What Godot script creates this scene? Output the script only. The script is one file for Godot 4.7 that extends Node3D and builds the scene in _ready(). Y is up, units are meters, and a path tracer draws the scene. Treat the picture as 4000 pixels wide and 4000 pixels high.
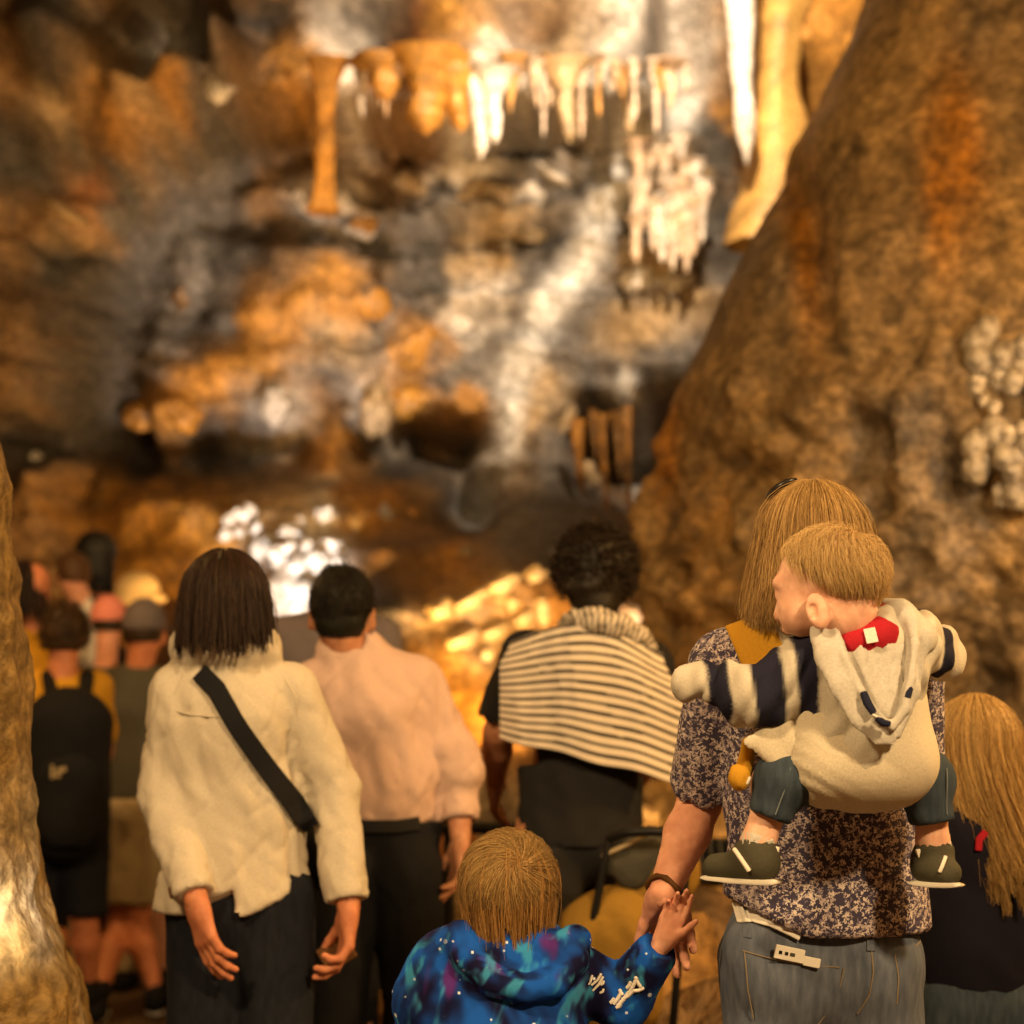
extends Node3D
# A show cave with a tour group. Photo pixels (4000 x 4000) give directions; each thing's distance comes from its size or what it stands on.

const F := 8333.333
const TILT := 0.085
var cam_pos := Vector3(0, 1.35, 0)
var cam_basis := Basis(Vector3.RIGHT, TILT)
var rng := RandomNumberGenerator.new()
var noise := FastNoiseLite.new()
var ridge := FastNoiseLite.new()
var cellular := FastNoiseLite.new()
var drape := FastNoiseLite.new()
var taken := {}
var M := {}


func P(px: float, py: float, d: float) -> Vector3:
	return cam_pos + cam_basis * Vector3((px - 2000.0) / F * d, (2000.0 - py) / F * d, -d)


func _lin(r: float, g: float, b: float) -> Color:
	return Color(r, g, b).linear_to_srgb()


# ---------------------------------------------------------------- meshes
class Geo:
	var v := PackedVector3Array()
	var n := PackedVector3Array()
	var c := PackedColorArray()
	var ix := PackedInt32Array()

	func add(p: Vector3, nn: Vector3, col: Color) -> int:
		v.append(p); n.append(nn); c.append(col)
		return v.size() - 1

	func tri(a: int, b: int, d: int) -> void:
		ix.append(a); ix.append(b); ix.append(d)

	func quad(a: int, b: int, d: int, e: int) -> void:
		ix.append(a); ix.append(b); ix.append(d)
		ix.append(a); ix.append(d); ix.append(e)

	# normals of the triangles from first_i on, summed at their vertices (front faces run clockwise)
	func smooth(first_v: int, first_i: int) -> void:
		for i in range(first_v, v.size()):
			n[i] = Vector3.ZERO
		for t in range(first_i, ix.size(), 3):
			var a := ix[t]
			var b := ix[t + 1]
			var d := ix[t + 2]
			var fn := (v[d] - v[a]).cross(v[b] - v[a])
			n[a] += fn; n[b] += fn; n[d] += fn
		for i in range(first_v, v.size()):
			n[i] = n[i].normalized() if n[i].length_squared() > 1e-20 else Vector3.UP

	# a sheet of points, rows of equal length; u runs along a row
	func sheet(rows: Array, cols: Array, flip := false, closed := false) -> void:
		var fv := v.size()
		var fi := ix.size()
		var w: int = rows[0].size()
		for j in rows.size():
			for i in w:
				add(rows[j][i], Vector3.UP, cols[j][i])
		for j in rows.size() - 1:
			for i in (w if closed else w - 1):
				var i2 := (i + 1) % w
				var a := fv + j * w + i
				var b := fv + j * w + i2
				var d := fv + (j + 1) * w + i2
				var e := fv + (j + 1) * w + i
				if flip:
					quad(a, e, d, b)
				else:
					quad(a, b, d, e)
		smooth(fv, fi)

	func tube(pts: PackedVector3Array, radii: PackedFloat32Array, sides: int, col: Color, flat_axis := Vector3.ZERO, flat := 1.0) -> void:
		var fv := v.size()
		var m := pts.size()
		var side := Vector3.ZERO
		for j in m:
			var t := (pts[mini(j + 1, m - 1)] - pts[maxi(j - 1, 0)]).normalized()
			if side == Vector3.ZERO:
				side = t.cross(Vector3(0.31, 0.2, 0.93)).normalized()
			side = (side - t * side.dot(t)).normalized()
			var up := t.cross(side)
			for i in sides:
				var a := TAU * i / sides
				var o := side * cos(a) + up * sin(a)
				if flat != 1.0:
					o -= flat_axis * (o.dot(flat_axis) * (1.0 - flat))
				add(pts[j] + o * radii[j], o.normalized(), col)
		for j in m - 1:
			for i in sides:
				var i2 := (i + 1) % sides
				quad(fv + j * sides + i, fv + (j + 1) * sides + i, fv + (j + 1) * sides + i2, fv + j * sides + i2)
		for e in 2:
			var at := 0 if e == 0 else m - 1
			var dirv := (pts[0] - pts[1]).normalized() if e == 0 else (pts[m - 1] - pts[m - 2]).normalized()
			var cc := add(pts[at] + dirv * radii[at] * 0.35, dirv, col)
			for i in sides:
				var i2 := (i + 1) % sides
				if e == 0:
					tri(cc, fv + i, fv + i2)
				else:
					tri(cc, fv + at * sides + i2, fv + at * sides + i)

	# a box with chamfered edges, in the frame b at centre p
	func box(p: Vector3, size: Vector3, b := Basis(), ch := 0.004, col := Color.WHITE) -> void:
		var hx := size * 0.5
		var cc := minf(ch, minf(hx.x, minf(hx.y, hx.z)) * 0.45)
		var fv := v.size()
		var id := {}
		for sx in [-1, 1]:
			for sy in [-1, 1]:
				for sz in [-1, 1]:
					for ax in 3:
						var q := Vector3(sx * (hx.x - (0.0 if ax == 0 else cc)), sy * (hx.y - (0.0 if ax == 1 else cc)), sz * (hx.z - (0.0 if ax == 2 else cc)))
						var nn := Vector3.ZERO
						nn[ax] = [sx, sy, sz][ax]
						id[[sx, sy, sz, ax]] = add(p + b * q, (b * nn).normalized(), col)
		var put := func(list: Array) -> void:
			var ids := []
			var mid := Vector3.ZERO
			for k in list:
				ids.append(id[k])
				mid += v[id[k]]
			mid /= list.size()
			var fnn := (v[ids[1]] - v[ids[0]]).cross(v[ids[2]] - v[ids[0]])
			if fnn.dot(mid - p) > 0.0:
				ids.reverse()
			for k in range(1, ids.size() - 1):
				tri(ids[0], ids[k], ids[k + 1])
		for s in [-1, 1]:
			put.call([[s, -1, -1, 0], [s, 1, -1, 0], [s, 1, 1, 0], [s, -1, 1, 0]])
			put.call([[-1, s, -1, 1], [1, s, -1, 1], [1, s, 1, 1], [-1, s, 1, 1]])
			put.call([[-1, -1, s, 2], [1, -1, s, 2], [1, 1, s, 2], [-1, 1, s, 2]])
			for u in [-1, 1]:
				put.call([[-1, s, u, 1], [1, s, u, 1], [1, s, u, 2], [-1, s, u, 2]])
				put.call([[s, -1, u, 0], [s, 1, u, 0], [s, 1, u, 2], [s, -1, u, 2]])
				put.call([[s, u, -1, 0], [s, u, 1, 0], [s, u, 1, 1], [s, u, -1, 1]])
		for sx in [-1, 1]:
			for sy in [-1, 1]:
				for sz in [-1, 1]:
					put.call([[sx, sy, sz, 0], [sx, sy, sz, 1], [sx, sy, sz, 2]])

	# a lumpy ball
	func lump(p: Vector3, r: Vector3, b: Basis, nz: FastNoiseLite, amp: float, freq: float, rings: int, col: Callable) -> void:
		var rows := []
		var cols := []
		var segs := rings * 2
		for j in rings + 1:
			var row := PackedVector3Array()
			var crow := PackedColorArray()
			var th := PI * j / rings
			for i in segs:
				var a := TAU * i / segs
				var d := Vector3(sin(th) * cos(a), cos(th), sin(th) * sin(a))
				var s := 1.0 + amp * nz.get_noise_3d(d.x * freq + p.x * 37.0, d.y * freq + p.y * 37.0, d.z * freq + p.z * 37.0)
				var q := p + b * (d * r * s)
				row.append(q)
				crow.append(col.call(q))
			rows.append(row)
			cols.append(crow)
		sheet(rows, cols, false, true)


# ---------------------------------------------------------------- distance fields meshed as surface nets
class Field:
	var lo: Vector3
	var h: float
	var nx: int
	var ny: int
	var nz: int
	var f: PackedFloat32Array
	const E := [[0, 1], [2, 3], [4, 5], [6, 7], [0, 2], [1, 3], [4, 6], [5, 7], [0, 4], [1, 5], [2, 6], [3, 7]]

	func _init(a: Vector3, b: Vector3, cell: float) -> void:
		h = cell
		lo = a
		nx = int(ceil((b.x - a.x) / h)) + 1
		ny = int(ceil((b.y - a.y) / h)) + 1
		nz = int(ceil((b.z - a.z) / h)) + 1
		f.resize(nx * ny * nz)
		f.fill(1000.0)

	func cap(a: Vector3, b: Vector3, ra: float, rb: float, k := 0.02, ax := Vector3.ZERO, sq := 1.0) -> void:
		var rm := maxf(ra, rb) / minf(1.0, sq) + k + h * 2.5
		var mn := a.min(b) - Vector3.ONE * rm - lo
		var mx := a.max(b) + Vector3.ONE * rm - lo
		var x0 := clampi(int(mn.x / h), 0, nx); var x1 := clampi(int(mx.x / h) + 2, 0, nx)
		var y0 := clampi(int(mn.y / h), 0, ny); var y1 := clampi(int(mx.y / h) + 2, 0, ny)
		var z0 := clampi(int(mn.z / h), 0, nz); var z1 := clampi(int(mx.z / h) + 2, 0, nz)
		var ba := b - a
		var inv := 1.0 / maxf(ba.length_squared(), 1e-9)
		var squash := sq != 1.0
		var ff := f
		for z in range(z0, z1):
			for y in range(y0, y1):
				var row := (z * ny + y) * nx
				var base := lo + Vector3(0, y * h, z * h) - a
				for x in range(x0, x1):
					var pa := Vector3(base.x + x * h, base.y, base.z)
					var t := clampf(pa.dot(ba) * inv, 0.0, 1.0)
					var q := pa - ba * t
					if squash:
						q += ax * (q.dot(ax) * (sq - 1.0))
					var d := q.length() - (ra + (rb - ra) * t)
					var o := ff[row + x]
					var m := minf(o, d)
					var hh := k - absf(o - d)
					if hh > 0.0:
						m -= hh * hh / (4.0 * k)
					ff[row + x] = m
		f = ff

	func ell(c: Vector3, r: Vector3, b := Basis(), k := 0.02) -> void:
		var R := maxf(r.x, maxf(r.y, r.z))
		var rm := R + k + h * 2.5
		var mn := c - Vector3.ONE * rm - lo
		var mx := c + Vector3.ONE * rm - lo
		var x0 := clampi(int(mn.x / h), 0, nx); var x1 := clampi(int(mx.x / h) + 2, 0, nx)
		var y0 := clampi(int(mn.y / h), 0, ny); var y1 := clampi(int(mx.y / h) + 2, 0, ny)
		var z0 := clampi(int(mn.z / h), 0, nz); var z1 := clampi(int(mx.z / h) + 2, 0, nz)
		var bt := b.transposed()
		var ff := f
		for z in range(z0, z1):
			for y in range(y0, y1):
				var row := (z * ny + y) * nx
				for x in range(x0, x1):
					var q := bt * (lo + Vector3(x * h, y * h, z * h) - c)
					var qa := q / r
					var l := qa.length()
					var d := (l - 1.0) * l / maxf((qa / r).length(), 1e-6) if l > 1e-5 else -minf(r.x, minf(r.y, r.z))
					var o := ff[row + x]
					var m := minf(o, d)
					var hh := k - absf(o - d)
					if hh > 0.0:
						m -= hh * hh / (4.0 * k)
					ff[row + x] = m
		f = ff

	# take away the half-space beyond p in the direction n, within reach of p
	func cut(p: Vector3, n: Vector3, reach := 10.0) -> void:
		var mn := p - Vector3.ONE * reach - lo
		var mx := p + Vector3.ONE * reach - lo
		var x0 := clampi(int(mn.x / h), 0, nx); var x1 := clampi(int(mx.x / h) + 2, 0, nx)
		var y0 := clampi(int(mn.y / h), 0, ny); var y1 := clampi(int(mx.y / h) + 2, 0, ny)
		var z0 := clampi(int(mn.z / h), 0, nz); var z1 := clampi(int(mx.z / h) + 2, 0, nz)
		for z in range(z0, z1):
			for y in range(y0, y1):
				var row := (z * ny + y) * nx
				for x in range(x0, x1):
					var d := (lo + Vector3(x * h, y * h, z * h) - p).dot(n)
					if d > f[row + x]:
						f[row + x] = d

	# hollow: take away a tapered capsule
	func carve(a: Vector3, b: Vector3, ra: float, rb: float, ax := Vector3.ZERO, sq := 1.0) -> void:
		var rm := maxf(ra, rb) / minf(1.0, sq) + h * 3.0
		var mn := a.min(b) - Vector3.ONE * rm - lo
		var mx := a.max(b) + Vector3.ONE * rm - lo
		var ba := b - a
		var inv := 1.0 / maxf(ba.length_squared(), 1e-9)
		for z in range(clampi(int(mn.z / h), 0, nz), clampi(int(mx.z / h) + 2, 0, nz)):
			for y in range(clampi(int(mn.y / h), 0, ny), clampi(int(mx.y / h) + 2, 0, ny)):
				var row := (z * ny + y) * nx
				for x in range(clampi(int(mn.x / h), 0, nx), clampi(int(mx.x / h) + 2, 0, nx)):
					var pa := lo + Vector3(x * h, y * h, z * h) - a
					var t := clampf(pa.dot(ba) * inv, 0.0, 1.0)
					var q := pa - ba * t
					if sq != 1.0:
						q += ax * (q.dot(ax) * (sq - 1.0))
					var d := (ra + (rb - ra) * t) - q.length()
					if d > f[row + x]:
						f[row + x] = d

	func at(p: Vector3) -> float:
		var q := (p - lo) / h
		var x := int(q.x); var y := int(q.y); var z := int(q.z)
		if x < 0 or y < 0 or z < 0 or x >= nx - 1 or y >= ny - 1 or z >= nz - 1:
			return 1000.0
		var t := q - Vector3(x, y, z)
		var i := (z * ny + y) * nx + x
		var s := nx * ny
		var a := lerpf(lerpf(f[i], f[i + 1], t.x), lerpf(f[i + nx], f[i + nx + 1], t.x), t.y)
		var b := lerpf(lerpf(f[i + s], f[i + s + 1], t.x), lerpf(f[i + s + nx], f[i + s + nx + 1], t.x), t.y)
		return lerpf(a, b, t.z)

	# where a line from o towards dir first meets the surface
	func hit(o: Vector3, dir: Vector3, reach := 1.5) -> Vector3:
		var t := 0.0
		var last := 1000.0
		while t < reach:
			var d := at(o + dir * t)
			if d < 0.0:
				var back := h * 0.5 * (-d / maxf(last - d, 1e-6)) if last < 500.0 else 0.0
				return o + dir * (t - back)
			last = d
			t += h * 0.5
		return Vector3.INF

	func emit(g: Geo, disp = null, col = null, flat_col := Color.WHITE) -> void:
		var vid := PackedInt32Array()
		vid.resize(f.size())
		vid.fill(-1)
		var s := nx * ny
		var off := [0, 1, nx, nx + 1, s, s + 1, s + nx, s + nx + 1]
		var cells := PackedInt32Array()
		var fv := g.v.size()
		var fi := g.ix.size()
		var lim := 5.0 * h
		var ff := f
		for z in nz - 1:
			for y in ny - 1:
				var row := (z * ny + y) * nx
				for x in nx - 1:
					var i := row + x
					var v0 := ff[i]
					if v0 > lim or v0 < -lim:
						continue
					var neg := int(v0 < 0.0) + int(ff[i + 1] < 0.0) + int(ff[i + nx] < 0.0) + int(ff[i + nx + 1] < 0.0) + int(ff[i + s] < 0.0) + int(ff[i + s + 1] < 0.0) + int(ff[i + s + nx] < 0.0) + int(ff[i + s + nx + 1] < 0.0)
					if neg == 0 or neg == 8:
						continue
					var sum := Vector3.ZERO
					var cnt := 0
					for e in E:
						var fa := ff[i + off[e[0]]]
						var fb := ff[i + off[e[1]]]
						if (fa < 0.0) != (fb < 0.0):
							var t := fa / (fa - fb)
							var a: int = e[0]
							var b: int = e[1]
							var pa := Vector3(a & 1, (a >> 1) & 1, a >> 2)
							var pb := Vector3(b & 1, (b >> 1) & 1, b >> 2)
							sum += pa + (pb - pa) * t
							cnt += 1
					vid[i] = g.add(lo + (Vector3(x, y, z) + sum / cnt) * h, Vector3.UP, flat_col)
					cells.append(i)
		for i in cells:
			var x := i % nx
			var y := (i / nx) % ny
			var z := i / s
			var neg := ff[i] < 0.0
			if y > 0 and z > 0 and (ff[i + 1] < 0.0) != neg:
				_q(g, vid[i], vid[i - nx], vid[i - nx - s], vid[i - s], neg)
			if x > 0 and z > 0 and (ff[i + nx] < 0.0) != neg:
				_q(g, vid[i], vid[i - s], vid[i - s - 1], vid[i - 1], neg)
			if x > 0 and y > 0 and (ff[i + s] < 0.0) != neg:
				_q(g, vid[i], vid[i - 1], vid[i - 1 - nx], vid[i - nx], neg)
		g.smooth(fv, fi)
		if disp != null:
			for i in range(fv, g.v.size()):
				g.v[i] += g.n[i] * float(disp.call(g.v[i], g.n[i]))
			g.smooth(fv, fi)
		if col != null:
			for i in range(fv, g.v.size()):
				g.c[i] = col.call(g.v[i])

	func _q(g: Geo, a: int, b: int, c: int, d: int, neg: bool) -> void:
		if a < 0 or b < 0 or c < 0 or d < 0:
			return
		if neg:
			g.quad(a, b, c, d)
		else:
			g.quad(a, d, c, b)


# ---------------------------------------------------------------- objects
func numbered(called: String) -> String:
	taken[called] = taken.get(called, -1) + 1
	return called if taken[called] == 0 else "%s_%03d" % [called, taken[called]]


func tag(o: Node3D, label: String, category: String, group := "", kind := "") -> void:
	if label:
		o.set_meta("label", label)
	if category:
		o.set_meta("category", category)
	if group:
		o.set_meta("group", group)
	if kind:
		o.set_meta("kind", kind)


func thing(called: String, label: String, category: String, at: Vector3, group := "") -> Node3D:
	var o := Node3D.new()
	o.name = numbered(called)
	add_child(o)
	o.position = at
	tag(o, label, category, group)
	return o


func origin_of(p: Node) -> Vector3:
	var at := Vector3.ZERO
	while p != self and p is Node3D:
		at += p.position
		p = p.get_parent()
	return at


# the geometry, given in the world's axes, as one named mesh under parent (or at top level, with its origin at its base)
func mesh(g: Geo, called: String, mat: Material, parent: Node = null) -> MeshInstance3D:
	var at := Vector3.ZERO
	var o := MeshInstance3D.new()
	if parent == null:
		var mn := Vector3.INF
		var mx := -Vector3.INF
		for p in g.v:
			mn = mn.min(p); mx = mx.max(p)
		at = Vector3((mn.x + mx.x) / 2, mn.y, (mn.z + mx.z) / 2)
		o.position = at
	else:
		at = origin_of(parent)
	var pts := g.v
	for i in pts.size():
		pts[i] -= at
	var arr := []
	arr.resize(Mesh.ARRAY_MAX)
	arr[Mesh.ARRAY_VERTEX] = pts
	arr[Mesh.ARRAY_NORMAL] = g.n
	arr[Mesh.ARRAY_COLOR] = g.c
	arr[Mesh.ARRAY_INDEX] = g.ix
	var am := ArrayMesh.new()
	am.add_surface_from_arrays(Mesh.PRIMITIVE_TRIANGLES, arr)
	am.surface_set_material(0, mat)
	o.mesh = am
	if parent == null:
		o.name = numbered(called)
		add_child(o)
	else:
		o.name = called
		parent.add_child(o, true)
	return o


func structure(g: Geo, called: String, mat: Material) -> MeshInstance3D:
	var o := mesh(g, called, mat)
	o.set_meta("kind", "structure")
	return o


# ---------------------------------------------------------------- materials
func noise_tex(freq: float, oct: int, size := 512, type := FastNoiseLite.TYPE_SIMPLEX_SMOOTH, lo := Color.BLACK, hi := Color.WHITE, sd := 1) -> NoiseTexture2D:
	var n := FastNoiseLite.new()
	n.seed = sd
	n.noise_type = type
	n.frequency = freq
	n.fractal_octaves = oct
	var t := NoiseTexture2D.new()
	t.width = size
	t.height = size
	t.seamless = true
	t.noise = n
	var gr := Gradient.new()
	gr.set_color(0, lo)
	gr.set_color(1, hi)
	t.color_ramp = gr
	return t


func mat(called: String, col: Color, rough := 0.8, tex: Texture2D = null, tile := 1.0, bump: Texture2D = null, bump_cm := 0.1, vertex := false) -> StandardMaterial3D:
	var m := StandardMaterial3D.new()
	m.resource_name = called
	m.albedo_color = col
	m.roughness = rough
	m.metallic_specular = 0.4
	m.vertex_color_use_as_albedo = vertex
	if tex or bump:
		m.uv1_triplanar = true
		m.uv1_scale = Vector3.ONE * tile
		m.uv1_triplanar_sharpness = 4.0
		m.texture_repeat = true
	if tex:
		m.albedo_texture = tex
	if bump:
		m.heightmap_enabled = true
		m.heightmap_texture = bump
		m.heightmap_scale = bump_cm
	M[called] = m
	return m


# ---------------------------------------------------------------- camera, air and lamps
func view() -> void:
	var cam := Camera3D.new()
	cam.name = "camera"
	cam.position = cam_pos
	cam.basis = cam_basis
	var lens := CameraAttributesPhysical.new()
	lens.frustum_focal_length = 50.0
	lens.frustum_focus_distance = 3.66
	lens.frustum_near = 0.1
	lens.frustum_far = 80.0
	lens.exposure_aperture = 2.0
	cam.attributes = lens
	cam.fov = 26.991
	cam.near = 0.1
	cam.far = 80.0
	add_child(cam)
	cam.current = true
	var env := Environment.new()
	env.background_mode = Environment.BG_COLOR
	env.background_color = Color(0.0, 0.0, 0.0)
	env.tonemap_mode = Environment.TONE_MAPPER_LINEAR
	env.tonemap_exposure = 1.0
	env.sdfgi_enabled = true
	env.ssao_enabled = true
	env.ssil_enabled = true
	var we := WorldEnvironment.new()
	we.name = "environment"
	we.environment = env
	add_child(we)


const WARM := Color(1.0, 0.84, 0.60)      # sRGB of old tungsten light
const AMBER := Color(1.0, 0.77, 0.45)
const PALE := Color(1.0, 0.9, 0.77)
const COOL := Color(1.0, 0.98, 0.97)

func lamps() -> void:
	# round lamps under the low roof of the path, behind and beside the group
	globe(Vector3(1.9, 3.5, -0.4), 20.0, WARM, 0.18, "round milky lamp under the low roof behind the group", 4.05)
	globe(Vector3(-1.7, 3.5, -1.6), 11.5, WARM, 0.18, "round milky lamp under the low roof over the path", 4.05)
	globe(Vector3(2.8, 2.9, -4.6), 9.0, AMBER, 0.13, "round milky lamp under the roof beside the great pillar", 4.1)
	globe(Vector3(-2.9, 3.4, -7.4), 4.5, AMBER, 0.13, "round milky lamp on the wall beside the far visitors", 4.2)
	# floodlights hidden among the rocks
	flood(P(2800, -560, 9.4), P(2500, 250, 12.8), 44.0, PALE, 42.0, "floodlight clamped high above the hanging dripstones")
	flood(P(1250, -560, 9.2), P(1300, 250, 12.8), 3.0, WARM, 60.0, "floodlight clamped above the rock shelf")
	flood(P(2300, 2820, 9.6), P(2200, 900, 13.6), 6.0, PALE, 52.0, "floodlight on the floor aimed up at the pale flowstone")
	flood(P(940, 2850, 11.2), P(1150, 1500, 13.0), 6.5, AMBER, 55.0, "floodlight on the floor aimed up at the orange rock")
	flood(P(1150, 2720, 10.7), P(1130, 2130, 11.9), 9.0, COOL, 21.0, "white floodlight behind the visitors below the bright crystals")
	flood(P(2050, 2760, 9.5), P(1930, 2400, 10.7), 6.0, AMBER, 50.0, "amber floodlight behind the handrail below the glowing ledge")
	flood(P(1480, 2950, 9.9), P(1250, 2050, 12.4), 7.0, AMBER, 48.0, "amber floodlight on the floor behind the pink shirted man")
	flood(P(-330, 3640, 3.1), P(-20, 3580, 4.12), 12.0, COOL, 5.5, "white floodlight beside the rock at the edge of the path")
	flood(P(2720, 3380, 7.0), P(2330, 3560, 7.9), 0.9, AMBER, 50.0, "small amber floodlight low beside the path behind the woman")
	flood(P(4330, 1500, 6.1), P(3950, 1600, 6.6), 0.6, PALE, 40.0, "floodlight beside the knobbly white cave popcorn")


func glow(called: String, col: Color, e: float) -> StandardMaterial3D:
	var m := StandardMaterial3D.new()
	m.resource_name = called
	m.albedo_color = Color(0.9, 0.9, 0.9)
	m.emission_enabled = true
	m.emission = col
	m.emission_energy_multiplier = e
	return m


func globe(at: Vector3, e: float, col: Color, r: float, label: String, roof: float) -> void:
	var t := thing("globe_lamp", label, "lamp", at - Vector3(0, r, 0))
	var g := Geo.new()
	g.lump(at, Vector3.ONE * r, Basis(), noise, 0.0, 1.0, 14, func(_p): return Color.WHITE)
	mesh(g, "globe", glow("milky_glass", col, e * 0.6), t)
	g = Geo.new()
	g.tube([at + Vector3(0, r * 0.9, 0), at + Vector3(0, r * 1.25, 0)], [r * 0.5, r * 0.42], 16, Color.WHITE)
	g.tube([at + Vector3(0, r * 1.2, 0), Vector3(at.x, roof + 0.5, at.z)], [0.012, 0.012], 8, Color.WHITE)
	mesh(g, "stem", M.dark_metal, t)
	var l := OmniLight3D.new()
	l.name = "light"
	l.light_energy = e
	l.light_color = col
	l.light_size = r * 0.9
	l.omni_range = 30.0
	l.omni_attenuation = 2.0
	l.shadow_enabled = true
	t.add_child(l)
	l.position = Vector3(0, r, 0)


func flood(at: Vector3, to: Vector3, e: float, col: Color, cone: float, label: String) -> void:
	var t := thing("floodlight", label, "lamp", at)
	var b := Basis.looking_at((to - at).normalized(), Vector3.UP)
	var g := Geo.new()
	g.box(at + b * Vector3(0, 0, 0.05), Vector3(0.2, 0.15, 0.09), b, 0.012)
	for i in 5:
		g.box(at + b * Vector3(-0.07 + 0.035 * i, 0, 0.11), Vector3(0.008, 0.13, 0.03), b, 0.002)
	mesh(g, "housing", M.dark_metal, t)
	g = Geo.new()
	g.box(at, Vector3(0.17, 0.12, 0.008), b, 0.002)
	mesh(g, "lens", glow("lamp_lens", col, 3.0), t)
	g = Geo.new()
	for s in [-1, 1]:
		g.box(at + b * Vector3(0.112 * s, -0.06, 0.05), Vector3(0.008, 0.16, 0.03), b, 0.002)
	g.box(at + b * Vector3(0, -0.14, 0.05), Vector3(0.23, 0.01, 0.03), b, 0.002)
	if at.y > 4.0:
		g.tube([at + b * Vector3(0, -0.14, 0.05), at + b * Vector3(0, -0.14, 0.2), Vector3(at.x, at.y + 0.1, at.z + 0.25), Vector3(at.x, 9.0, at.z + 0.25)], [0.02, 0.02, 0.02, 0.02], 8, Color.WHITE)
	mesh(g, "bracket", M.dark_metal, t)
	var l := SpotLight3D.new()
	l.name = "light"
	l.light_energy = e
	l.light_color = col
	l.light_size = 0.07
	l.spot_angle = cone
	l.spot_angle_attenuation = 0.5
	l.spot_range = 30.0
	l.spot_attenuation = 2.0
	l.shadow_enabled = true
	t.add_child(l)
	l.basis = b
	l.position = b * Vector3(0, 0, -0.03)


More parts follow.
